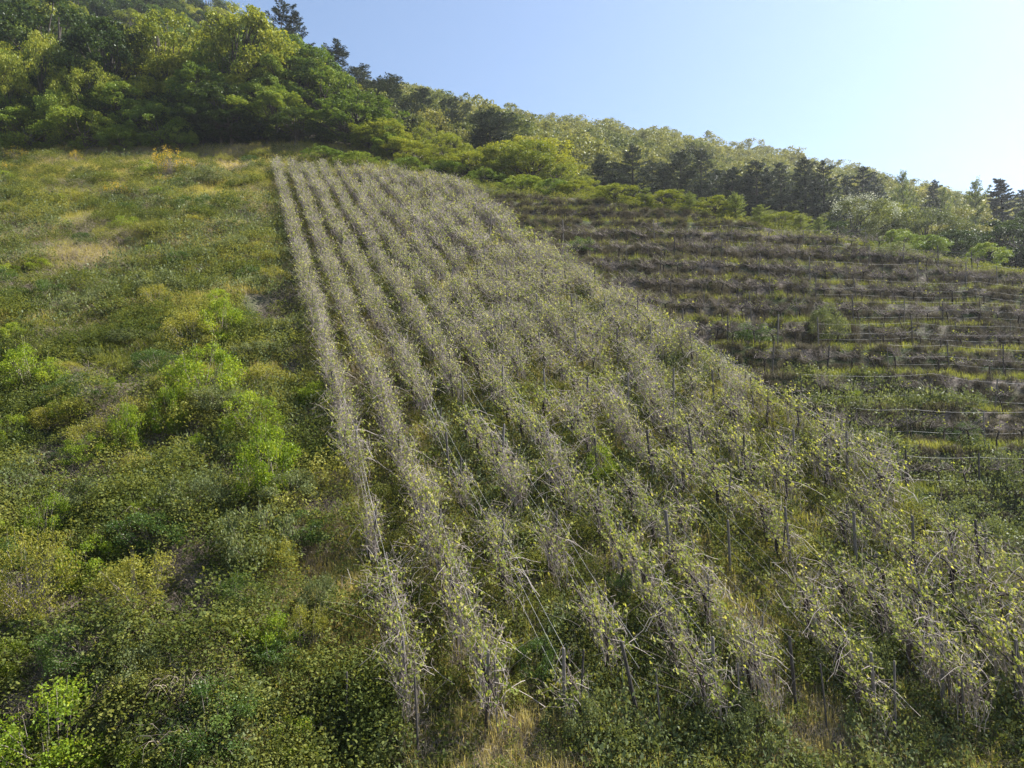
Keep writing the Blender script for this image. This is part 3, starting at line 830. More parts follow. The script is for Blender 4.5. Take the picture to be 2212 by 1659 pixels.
def mound_proto(seed, n=300, R=.75, H=.7, leaf=.085):
    r = np.random.default_rng(seed); g = Geo()
    az = r.uniform(0, 6.283, n); d = r.uniform(0, 1, n) ** .5
    lump = .55 + .9 * vnoise(np.cos(az) * d * 2.4 + 5, np.sin(az) * d * 2.4 + 5, seed)
    z = H * np.sqrt(np.maximum(1 - d ** 2, 0)) * lump * r.uniform(.55, 1.08, n)
    c = np.stack([np.cos(az) * d * R, np.sin(az) * d * R, z + .02], 1)
    add_leaves(g, c, leaf * r.uniform(.55, 1.4, n), np.clip(r.normal(.5, .2, n) + (lump - 1) * .3, 0, 1), .7, .62, rng=r)
    return g

def sample_area(n, x_lo, x_hi, y_lo, y_hi, power=1.3, rng=RNG):
    """n random (X, Y), thinning with distance; x_lo, x_hi are functions of Y"""
    a, b = y_lo ** (1 - power), y_hi ** (1 - power)
    # width grows with Y, so weight the draw by width
    ys = np.linspace(y_lo, y_hi, 400)
    wgt = np.maximum(x_hi(ys) - x_lo(ys), 0) * ys ** (-power)
    cdf = np.cumsum(wgt); cdf /= cdf[-1]
    Y = np.interp(rng.uniform(0, 1, n), cdf, ys)
    X = x_lo(Y) + (x_hi(Y) - x_lo(Y)) * rng.uniform(0, 1, n)
    return X, Y

left_lo = lambda Y: -0.80 * Y - 2.0
row0 = lambda Y: row_x(0, Y) - 0.45
vine_hi = lambda Y: np.minimum(row_x(ROWS - 1, Y) + np.where(Y < 34, 4.0, 1.0), 0.82 * Y + 3)
WEED = [weed_proto(600 + i, 20, .18, .3, .065) for i in range(6)]
WEED_BIG = [weed_proto(620 + i, 30, .25, .48, .085, .55) for i in range(4)]
WEED_TALL = [weed_proto(630 + i, 34, .16, .75, .08, .45) for i in range(4)]
GRASS = [grass_proto(640 + i) for i in range(6)]
TALLG = [grass_proto(660 + i, 16, .10, .55, .007, .8) for i in range(4)]
STRAW = [straw_proto(680 + i, 16, .16) for i in range(6)]
MOUND = [mound_proto(700 + i, 700, .75, .75, .06) for i in range(6)]

def lay(g, protos, X, Y, scl, tint, zscl=None, lift=0.0):
    n = len(X)
    scatter(g, protos, ground(X, Y, lift), RNG.uniform(0, 6.283, n), scl, tint, RNG.integers(0, len(protos), n), zscl)

far_s = lambda Y: np.interp(Y, [14, 25, 50, 92], [0.9, 1.0, 1.3, 1.7])
def keep(X, Y, mask):
    return X[mask], Y[mask]

# --- leafy undergrowth: meadow and between the vine rows
g = Geo()
X, Y = sample_area(34000, left_lo, row0, 13.2, 95, 1.1)
d = fbm(X * .28, Y * .2, 31, 3) * np.interp(Y, [20, 50, 90], [1.08, .90, .78])
X, Y = keep(X, Y, d > .46)
lay(g, WEED + WEED_BIG, X, Y, far_s(Y) * RNG.uniform(.7, 1.5, len(X)), np.clip((fbm(X * .45, Y * .35, 33, 2) - .5) * 2.0 + np.interp(Y, [15, 40, 70], [.32, .42, .52]) + RNG.normal(0, .18, len(X)), 0, 1))
X, Y = sample_area(1700, left_lo, row0, 13.2, 90, 1.15)
d = fbm(X * .22, Y * .22, 35, 3)
X, Y = keep(X, Y, d > .42)
lay(g, MOUND, X, Y, np.interp(Y, [14, 60], [1.0, 1.2]) * RNG.uniform(.5, 1.6, len(X)), np.clip((fbm(X * .3, Y * .3, 37, 2) - .5) * 1.5 + .42 + RNG.normal(0, .32, len(X)), 0, 1))
X, Y = sample_area(11000, lambda Y: row_x(0, Y) - .5, vine_hi, 13.2, 55, 1.15)
d = fbm(X * .5, Y * .5, 45, 3)
X, Y = keep(X, Y, (d > .5) & ((Y > 16.3) | (d > .6)))
lay(g, WEED_TALL, X, Y, RNG.uniform(.7, 1.3, len(X)), RNG.uniform(0, 1, len(X)) ** 1.7)
X, Y = sample_area(24000, lambda Y: row_x(0, Y) - .5, vine_hi, 13.2, 92, 1.25)
d = fbm(X * .4, Y * .4, 41, 3)
X, Y = keep(X, Y, d > np.interp(Y, [14, 16, 18], [.52, .48, .4]))
lay(g, WEED + WEED_BIG, X, Y, far_s(Y) * RNG.uniform(.7, 1.5, len(X)), np.clip((fbm(X * .5, Y * .5, 43, 2) - .5) * 1.6 + .3 + RNG.normal(0, .2, len(X)), 0, 1))
X, Y = sample_area(900, lambda Y: row_x(0, Y) + .2, vine_hi, 14, 60, 1.3)
lay(g, MOUND, X, Y, RNG.uniform(.35, .95, len(X)), RNG.uniform(0, 1, len(X)) ** 1.8)
X = RNG.uniform(-36, 62, 6000); Y = edge_y(X) + RNG.uniform(-1.0, 9, 6000)
lay(g, WEED + WEED_BIG, X, Y, RNG.uniform(1.0, 1.7, len(X)), np.clip(RNG.normal(.4, .25, len(X)), 0, 1))
tag(mesh_obj('undergrowth', g.mesh('undergrowth', M['weed'])), 'low green leafy undergrowth covering the meadow and the ground between vines', 'undergrowth', kind='stuff')

# --- bramble cover, greyer and glossier
g = Geo()
X, Y = sample_area(14000, left_lo, lambda Y: row0(Y) + .3, 13.2, 90, 1.2)
d = fbm(X * .2, Y * .2, 51, 3)
X, Y = keep(X, Y, d > .5)
lay(g, WEED_BIG, X, Y, far_s(Y) * RNG.uniform(.8, 1.5, len(X)), RNG.uniform(0, 1, len(X)), far_s(Y) * RNG.uniform(.9, 2.2, len(X)))
X, Y = sample_area(11000, lambda Y: row_x(2, Y), vine_hi, 13.2, 52, 1.2)
d = fbm(X * .3, Y * .3, 53, 3)
X, Y = keep(X, Y, d > .46)
lay(g, WEED_BIG, X, Y, RNG.uniform(.7, 1.4, len(X)), RNG.uniform(0, 1, len(X)), RNG.uniform(.8, 2.0, len(X)))
# foot of the terraces
X, Y = sample_area(4200, lambda Y: row_x(ROWS - 1, Y) + 2, lambda Y: .80 * Y + 4, 23, 38, .6)
d = fbm(X * .3, Y * .3, 55, 3)
X, Y = keep(X, Y, d > .4)
lay(g, WEED_BIG, X, Y, RNG.uniform(.9, 1.8, len(X)), RNG.uniform(0, 1, len(X)), RNG.uniform(.9, 2.4, len(X)))
tag(mesh_obj('bramble_cover', g.mesh('bramble_cover', M['bramble'])), 'grey-green bramble thicket sprawling over the meadow and the foot of the terraces', 'brambles', kind='stuff')

# --- grass
g = Geo()
X, Y = sample_area(60000, left_lo, row0, 13.2, 96, 0.9)
d = fbm(X * .16, Y * .16, 61, 3) + np.interp(Y, [20, 45, 80], [-.12, .0, .16])
X, Y = keep(X, Y, d > .42)
lay(g, GRASS + TALLG, X, Y, far_s(Y) * RNG.uniform(.7, 1.3, len(X)), np.clip((fbm(X * .2, Y * .2, 63, 3) - .5) * 1.7 + np.interp(Y, [15, 50, 90], [.45, .58, .62]) + RNG.normal(0, .18, len(X)), 0, 1), far_s(Y) ** .6 * RNG.uniform(.7, 1.3, len(X)))
X, Y = sample_area(26000, lambda Y: row_x(0, Y) - .5, vine_hi, 13.2, 96, 1.15)
lay(g, GRASS + TALLG, X, Y, far_s(Y) * RNG.uniform(.7, 1.3, len(X)), np.clip((fbm(X * .3, Y * .3, 65, 3) - .5) * 1.6 + .42 + RNG.normal(0, .18, len(X)), 0, 1), far_s(Y) ** .6 * RNG.uniform(.7, 1.5, len(X)))
tag(mesh_obj('meadow_grass', g.mesh('meadow_grass', M['grass'])), 'rough green and straw coloured grass of the meadow and vine rows', 'grass', kind='stuff')

# --- dry stems
g = Geo()
X, Y = sample_area(42000, left_lo, row0, 13.2, 95, 1.0)
d = fbm(X * .24, Y * .17, 71, 3) + np.interp(Y, [20, 50, 80], [.02, .05, .07])
X, Y = keep(X, Y, (d > .52) | (RNG.uniform(0, 1, len(X)) < .08))
lay(g, STRAW, X, Y, far_s(Y) * RNG.uniform(.7, 1.4, len(X)), RNG.uniform(0, 1, len(X)), far_s(Y) ** .5 * RNG.uniform(.6, 1.3, len(X)))
X, Y = sample_area(15000, lambda Y: row_x(0, Y) - .5, vine_hi, 13.2, 94, 1.2)
lay(g, STRAW, X, Y, far_s(Y) * RNG.uniform(.7, 1.3, len(X)), RNG.uniform(0, 1, len(X)), far_s(Y) ** .5 * RNG.uniform(.5, 1.3, len(X)))
tag(mesh_obj('dry_weeds', g.mesh('dry_weeds', M['straw'])), 'pale dry weed stems bent over in the meadow and vine rows', 'dry weeds', kind='stuff')

# --- terraces: dead tussocks on the banks, fresh grass on the treads
TUSS = []
for i in range(5):
    r = np.random.default_rng(760 + i); q = Geo()
    n = 90
    c = np.stack([r.normal(0, .12, n), r.normal(0, .12, n), r.uniform(0, .1, n)], 1)
    add_blades(q, c, .42 * r.uniform(.5, 1.2, n), .008, 1.5, np.clip(r.normal(.5, .22, n), 0, 1), r)
    TUSS.append(q)
g = Geo()
X = RNG.uniform(-5, 50, 42000); Y = RNG.uniform(26, 74, 42000)
m = (terrace_mask(X, Y) > .3) & (X < .8 * Y + 4)
X, Y = X[m], Y[m]
w = level_h(X, Y); wob = (fbm(X * 0.22, Y * 0.22, 50, 2) - 0.5) * 0.5
fq = (w - T_0 + wob) / T_H; fr = fq - np.floor(fq)
bank = (fr > .42)
kb = bank & (RNG.uniform(0, 1, len(X)) < .55)
Xb, Yb = X[kb], Y[kb]
lay(g, TUSS, Xb, Yb, RNG.uniform(.7, 1.3, len(Xb)), np.clip(fbm(Xb * .4, Yb * .4, 81, 2) + RNG.normal(0, .2, len(Xb)), 0, 1), RNG.uniform(.7, 1.2, len(Xb)))
tag(mesh_obj('terrace_tussocks', g.mesh('terrace_tussocks', M['tussock'])), 'drooping brown dead grass hanging over the dark terrace banks', 'dead grass', kind='stuff')
g = Geo()
kt = ((fr < .22) | (fr > .95) | ((~bank) & (RNG.uniform(0, 1, len(X)) < np.interp(fq, [-1, 2, 4], [1.0, .6, .2]))))
kt &= RNG.uniform(0, 1, len(X)) < np.interp(fq, [0, 2, 5], [1.0, .9, .6])
kt &= (fbm(X * .3, Y * .3, 83, 2) > .33)
Xt, Yt = X[kt], Y[kt]
lay(g, TALLG, Xt, Yt, RNG.uniform(.9, 1.6, len(Xt)), np.clip((fbm(Xt * .3, Yt * .3, 85, 2) - .5) * 1.5 + np.interp(fq[kt], [0, 2, 5], [.75, .6, .5]) + RNG.normal(0, .2, len(Xt)), 0, 1), RNG.uniform(.5, 1.1, len(Xt)))
tag(mesh_obj('terrace_grass', g.mesh('terrace_grass', M['lush'])), 'fresh bright grass lining the flat treads of the terraces', 'grass', kind='stuff')
g = Geo()
kw = bank & (RNG.uniform(0, 1, len(X)) < .16) & (fbm(X * .35, Y * .35, 87, 2) > .45)
lay(g, WEED + WEED_BIG, X[kw], Y[kw], RNG.uniform(.9, 1.6, kw.sum()), RNG.uniform(0, .6, kw.sum()))
tag(mesh_obj('terrace_weeds', g.mesh('terrace_weeds', M['weed'])), 'dark leafy weeds clinging to the terrace banks', 'weeds', kind='stuff')

# ================================================================== SHRUBS ON THE MEADOW
def shrub_set(mat, seeds, **kw):
    out = []
    for sd in seeds:
        st, fo = shrub(sd, **kw)
        out.append([('stems', st.mesh('shrub_stems', M['cane'])), ('foliage', fo.mesh('shrub_foliage', M[mat]))])
    return out
SH_G = shrub_set('shrub_g', range(800, 804))
SH_O = shrub_set('shrub_o', range(810, 813), per=170, leaf=.06)
SH_D = shrub_set('shrub_d', range(820, 823))
SH_B = shrub_set('bramble', range(830, 833), H=1.3, W=1.5, per=150, leaf=.08)
def broom(seed):
    r = np.random.default_rng(seed); st, fl = Geo(), Geo()
    arching(st, 90, r, .25, 1.2, .6, .007, 5, (.1, .5), .2)
    n = 1500
    q = dome_points(n, r, .85, .8, .2, 1.25, .6)
    fo = Geo(); add_leaves(fo, q, .06, r.normal(.5, .2, n), .3, .4, rng=r)
    cc = dome_points(34, r, .95, .85, .5, 1.3, .8)
    for c in cc:
        k = int(r.integers(8, 26)); c2 = c + np.array([0, 0, 1.0]) * r.uniform(-.15, .25, (k, 1)) + r.normal(0, .07, (k, 3))
        add_leaves(fl, c2, .06, r.normal(.5, .25, k), .3, .8, rng=r)
    return [('stems', st.mesh('broom_stems', M['cane'])), ('foliage', fo.mesh('broom_foliage', M['shrub_o'])), ('blossom', fl.mesh('broom_blossom', M['gold']))]
BROOM = [broom(840), broom(841)]
def brush(seed):
    r = np.random.default_rng(seed); g = Geo()
    arching(g, 170, r, .45, .45, 1.1, .008, 6, (.3, 1.0), 1.2)
    return [('twigs', g.mesh('brush_twigs', M['straw']))]
BRUSH = [brush(850), brush(851)]

SETS = {'g': ('green_shrub', SH_G, 2.0, 1.45, 'shrub'), 'o': ('olive_shrub', SH_O, 2.0, 1.45, 'shrub'), 'd': ('dark_shrub', SH_D, 2.0, 1.45, 'shrub'),
        'b': ('bramble_bush', SH_B, 1.3, 1.7, 'bramble'), 'y': ('broom_bush', BROOM, 1.3, .95, 'broom'), 't': ('brush_pile', BRUSH, .6, 1.2, 'brush pile')}
# kind, u, v of the foot in the photograph's scale, width in px, height / width, label
SHRUBS = [
 ('g', 575, 1085, 175, .95, 'large bright green bush standing alone beside the first vine row, halfway down the meadow'),
 ('g', 440, 870, 170, .75, 'sprawling bright green bush above the largest meadow bush, wide and low'),
 ('g', 545, 950, 150, .7, 'bright green bush squeezed between the vine row and two taller meadow bushes'),
 ('g', 365, 935, 100, 1.0, 'upright bright green bush with an open crown, in mid meadow'),
 ('g', 275, 985, 110, 1.0, 'bright green bush at the head of a dark hollow in mid meadow'),
 ('o', 300, 1040, 100, .5, 'low golden-green bush at the foot of a bright green one'),
 ('g', 480, 745, 130, .75, 'rounded yellow-green bush on the upper meadow near the vine row'),
 ('o', 420, 760, 120, .7, 'olive bush touching a yellow-green one on the upper meadow'),
 ('o', 560, 860, 120, .6, 'olive bush with reddish tips close to the first vine row'),
 ('g', 60, 850, 130, .8, 'broad green bush at the meadow\'s left edge, upper half'),
 ('g', 20, 960, 90, .7, 'small green bush cut by the left edge of the photo, mid meadow'),
 ('d', 130, 880, 100, .6, 'dark green bush just right of the broad edge bush'),
 ('b', 350, 640, 140, .35, 'pale silvery bramble mound high on the meadow'),
 ('b', 470, 400, 100, .35, 'smooth green mound bush under the wood\'s shaded edge'),
 ('b', 510, 545, 80, .45, 'small rounded bush on the upper meadow by the vines'),
 ('d', 400, 410, 60, .4, 'low dark bush at the head of the meadow beside yellow broom'),
 ('d', 545, 365, 50, .6, 'small dark bush at the top corner by the first vine row'),
 ('y', 365, 385, 70, .75, 'orange-yellow flowering broom at the very top of the meadow'),
 ('y', 405, 375, 36, .7, 'small yellow broom next to the biggest flowering broom'),
 ('y', 255, 428, 60, .35, 'low patch of yellow broom flowers out on the open meadow'),
 ('y', 355, 405, 40, .45, 'little yellow broom just below the biggest one'),
 ('y', 35, 352, 50, .5, 'yellow broom under the trees at the far left end of the meadow top'),
 ('y', 165, 352, 26, .8, 'tiny yellow broom at the wood\'s edge'),
 ('y', 12, 382, 36, .6, 'yellow broom at the photo\'s left edge, a little below the wood'),
 ('o', 60, 1330, 190, .95, 'tall golden-olive bush on the lower meadow\'s left edge'),
 ('g', 100, 1190, 120, 1.0, 'upright yellow-green bush above the tall golden-olive one'),
 ('g', 185, 1270, 150, .7, 'green leafy bush right of the golden-olive bush'),
 ('o', 310, 1330, 200, .65, 'wide olive bush in the middle of the lower meadow'),
 ('b', 560, 1230, 190, .65, 'large dome of pale bramble beside the first vine row'),
 ('o', 600, 1260, 110, .8, 'yellowish bush at the right edge of the large bramble dome'),
 ('d', 330, 1190, 170, .5, 'dark leafy bush in the hollow of the lower meadow'),
 ('b', 420, 1110, 150, .5, 'grey-green bramble bush above the wide olive bush'),
 ('b', 200, 1110, 130, .5, 'bramble bush with dead stems on the lower left meadow'),
 ('g', 130, 1690, 310, .65, 'big bright bush filling the bottom left corner'),
 ('g', 300, 1680, 160, .5, 'low green bush beside the big corner bush'),
 ('o', 660, 1430, 120, .9, 'yellow-green bush beside the foot of the first vine row'),
 ('g', 580, 1440, 170, .6, 'leafy green bush on the lower meadow near the vine foot'),
 ('b', 690, 1330, 100, .7, 'bramble bush pressed against the first vine row'),
 ('d', 540, 1560, 150, .5, 'dark bush among dead twigs near the bottom edge'),
 ('g', 20, 1460, 90, .7, 'grassy bright green clump bush at the left edge near the bottom'),
 ('b', 310, 1480, 180, .4, 'low bramble sprawl above the dead twig heap'),
 ('d', 180, 1430, 170, .45, 'dark bramble sprawl beside the golden-olive bush'),
 ('t', 80, 1530, 130, .35, 'heap of pale dead twigs at the lower left'),
 ('t', 430, 1490, 150, .5, 'arching heap of dead bramble canes on the lower meadow'),
 ('t', 430, 1600, 190, .4, 'flat heap of broken dry twigs near the bottom edge'),
 ('t', 330, 1120, 90, .5, 'dead twig tangle in the hollow above the olive bush'),
 ('t', 400, 375, 80, .4, 'brown twig heap at the top of the meadow under the wood'),
 ('t', 520, 372, 70, .35, 'grey twig heap at the upper meadow corner by the vines'),
 ('t', 265, 1500, 110, .5, 'dry dead grass heap between bramble sprawls'),
 # among the vines and on the terraces
 ('g', 1300, 1040, 95, .8, 'bright yellow-green bush growing in the middle of the vine rows'),
 ('o', 1640, 1140, 120, .6, 'golden-olive bush among the sparse vines'),
 ('d', 1160, 1470, 110, .8, 'dark green bush near the foot of the vine rows'),
 ('d', 1350, 1300, 80, .8, 'dark bush between two vine rows in the lower vineyard'),
 ('b', 1250, 1590, 150, .5, 'bramble bush behind the row of foot stakes'),
 ('b', 1600, 1610, 170, .5, 'grey-green bramble bush spreading between the foot stakes'),
 ('b', 1870, 1480, 150, .6, 'pale bramble bush among the lower vines toward the right'),
 ('b', 2080, 1160, 170, .45, 'bramble mound on the slope below the terraces'),
 ('b', 2150, 1060, 150, .5, 'grey-green bramble mound at the right edge below the terraces'),
 ('d', 1255, 545, 72, .45, 'rounded dark green bush on the upper terraces by the vine rows'),
 ('b', 1790, 735, 90, .8, 'pale leafy shrub among the terrace vines'),
 ('d', 1620, 740, 110, .35, 'dark weedy bush under the terrace bank near the vine rows'),
 ('g', 1830, 865, 60, .5, 'small fresh green bush at a terrace foot'),
 ('d', 2060, 960, 90, .5, 'dark leafy bush on the lowest terrace bank'),
 ('b', 1930, 560, 110, .3, 'pale low bramble spread on an upper terrace'),
]
def foot_at(u, v):
    """survey: the slope point seen at (u, v) in the photograph"""
    Ys = np.linspace(13, 98, 1700); Xs = at_u(u, Ys)
    zz = height(Xs, Ys)
    vv = CV - zz / Ys * FPX
    hit = np.where(vv <= v)[0]
    return (float(Xs[hit[0]]), float(Ys[hit[0]])) if len(hit) else (float(Xs[-1]), float(Ys[-1]))
for kd, u, v, wpx, hw, lab in SHRUBS:
    nm, st, H0, W0, cat = SETS[kd]
    X, Y = foot_at(u, v)
    wid = wpx / FPX * Y * 1.02; hgt = wid * hw * 1.05 + .2
    sx = wid / (2 * W0); sz = hgt / (H0 * 1.05)
    thing(nm, random.choice(st), ground(X, Y, -.03), random.uniform(0, 6.28), (sx, sx, sz), lab, cat)
# smaller shrubs of the thicket that nothing tells apart
n_s = 0
for kd, n, lab, grp, ylo, yhi in (('g', 40, 'small green shrub scattered in the meadow thicket', 'small green shrubs in the thicket', 14, 80), ('o', 34, 'small olive-yellow shrub scattered in the meadow thicket', 'small olive shrubs in the thicket', 14, 80),
                   ('d', 46, 'small dark shrub scattered in the meadow thicket', 'small dark shrubs in the thicket', 14, 70), ('b', 70, 'small bramble clump scattered in the meadow thicket', 'small bramble clumps in the thicket', 14, 85),
                   ('t', 34, 'small heap of dead stems scattered in the meadow thicket', 'small heaps of dead stems', 14, 60)):
    X, Y = sample_area(n, left_lo, lambda Y: row0(Y) - .3, ylo, yhi, 1.2)
    nm, st, H0, W0, cat = SETS[kd]
    for x, y in zip(X, Y):
        sc = random.uniform(.3, .85) * float(np.interp(y, [14, 80], [.85, 1.2]))
        thing(nm, random.choice(st), ground(float(x), float(y), -.03), random.uniform(0, 6.28), (sc, sc, sc * random.uniform(.7, 1.1)), lab, cat, grp)

# ================================================================== TREES
print('trees...')
def tree_set(mat, fn, seeds, **kw):
    out = []
    for sd in seeds:
        tk, cr = fn(sd, **kw)
        out.append([('trunk', tk.mesh('tree_trunk', M['bark'], True)), ('crown', cr.mesh('tree_crown', M[mat]))])
    return out
def blossom_set(mat, fn, seeds, **kw):
    out = tree_set(mat, fn, seeds, **kw)
    for sd, parts in zip(seeds, out):
        r = np.random.default_rng(sd + 5000); g = Geo()
        H, W = kw['H'], kw['W']
        cc = dome_points(60, r, W, W, H * .3, H * .95, .92)
        cc = cc[cc[:, 0] > -.2 * W]
        for c in cc:
            n = 60
            add_leaves(g, c + r.normal(0, .28, (n, 3)), .15 * r.uniform(.6, 1.3, n), r.normal(.6, .25, n), .3, .8, rng=r)
        parts.append(('blossom', g.mesh('tree_blossom', M['tree_p'])))
    return out
TREES = {
 'a': ('broadleaf_tree', tree_set('tree_a', broadleaf, (900, 901, 902)), 10.0, 4.3, 'tree'),
 'y': ('broadleaf_tree', tree_set('tree_b', broadleaf, (903, 904)), 10.0, 4.3, 'tree'),
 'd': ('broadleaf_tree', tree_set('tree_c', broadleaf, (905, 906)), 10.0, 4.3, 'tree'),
 'r': ('round_tree', tree_set('tree_b', broadleaf, (907, 908), H=6.0, W=3.4, z0=.02, lobes=80, per=260, leaf=.13, lr=(.4, .8), low=True), 6.0, 3.5, 'tree'),
 's': ('bushy_tree', tree_set('tree_a', broadleaf, (909, 910), H=5.0, W=2.6, z0=.02, lobes=65, per=230, leaf=.12, lr=(.32, .7), low=True), 5.0, 2.7, 'tree'),
 'w': ('blossoming_tree', blossom_set('tree_w', broadleaf, (911,), H=8.0, W=4.4, z0=.06, lobes=80, per=260, leaf=.16, lr=(.5, .95), low=True), 8.0, 4.5, 'tree'),
 'm': ('leafy_tree', tree_set('tree_w', broadleaf, (912, 913, 914), H=8.0, W=4.0, z0=.05, lobes=75, per=240, leaf=.16, lr=(.5, 1.0), low=True), 8.0, 4.1, 'tree'),
 'n': ('leafy_tree', tree_set('tree_b', broadleaf, (915, 916, 917), H=8.0, W=4.0, z0=.04, lobes=85, per=230, leaf=.16, lr=(.4, .85), low=True), 8.0, 4.1, 'tree'),
 'c': ('conifer', tree_set('conifer', conifer, (920, 921, 922), W=3.4, gap=.75, rise=.05, ragged=.4, bare=.05, dens=1.5, needle=.3), 12.0, 3.3, 'conifer'),
 'e': ('cedar', tree_set('conifer', conifer, (923, 924, 925), W=4.2, gap=.95, rise=.26, ragged=.5, bare=.04, dens=1.6, needle=.3), 12.0, 4.2, 'conifer'),
 'f': ('fir_tree', tree_set('conifer', conifer, (926,), W=3.2, gap=.5, rise=.0, ragged=.3, bare=.02, dens=1.5), 12.0, 3.1, 'conifer'),
 'l': ('young_larch', tree_set('larch', conifer, (927, 928, 929), H=4.0, W=1.5, gap=.42, rise=.35, bare=.03, dens=2.6, ragged=.5, needle=.15), 4.0, 1.6, 'young larch'),
}
def plant(kd, u, vtop, Y, wpx, label, group=None, minh=2.0):
    """a tree at depth Y whose top shows at (u, vtop) and whose crown is wpx wide"""
    nm, st, H0, W0, cat = TREES[kd]
    X = at_u(u, Y)
    p = ground(X, Y)
    zt = (CV - vtop) / FPX * Y
    top = to_world(X, Y, zt)
    h = max(float(top[2] - p[2]), minh)
    sx = wpx / FPX * Y / (2 * W0) * ((1.9 if u < 900 else 1.5) if kd in 'ce' else 1.12)
    sz = h / H0
    sx = min(max(sx, sz * .45), sz * 2.2)
    tl = (random.gauss(0, .06), random.gauss(.03, .06)) if kd in 'ce' else (0, 0)
    thing(nm, random.choice(st), p + np.array([0, 0, -.15]), random.uniform(0, 6.28), (sx, sx, sz * random.uniform(.96, 1.06)), label, cat, group, tl)
    return h
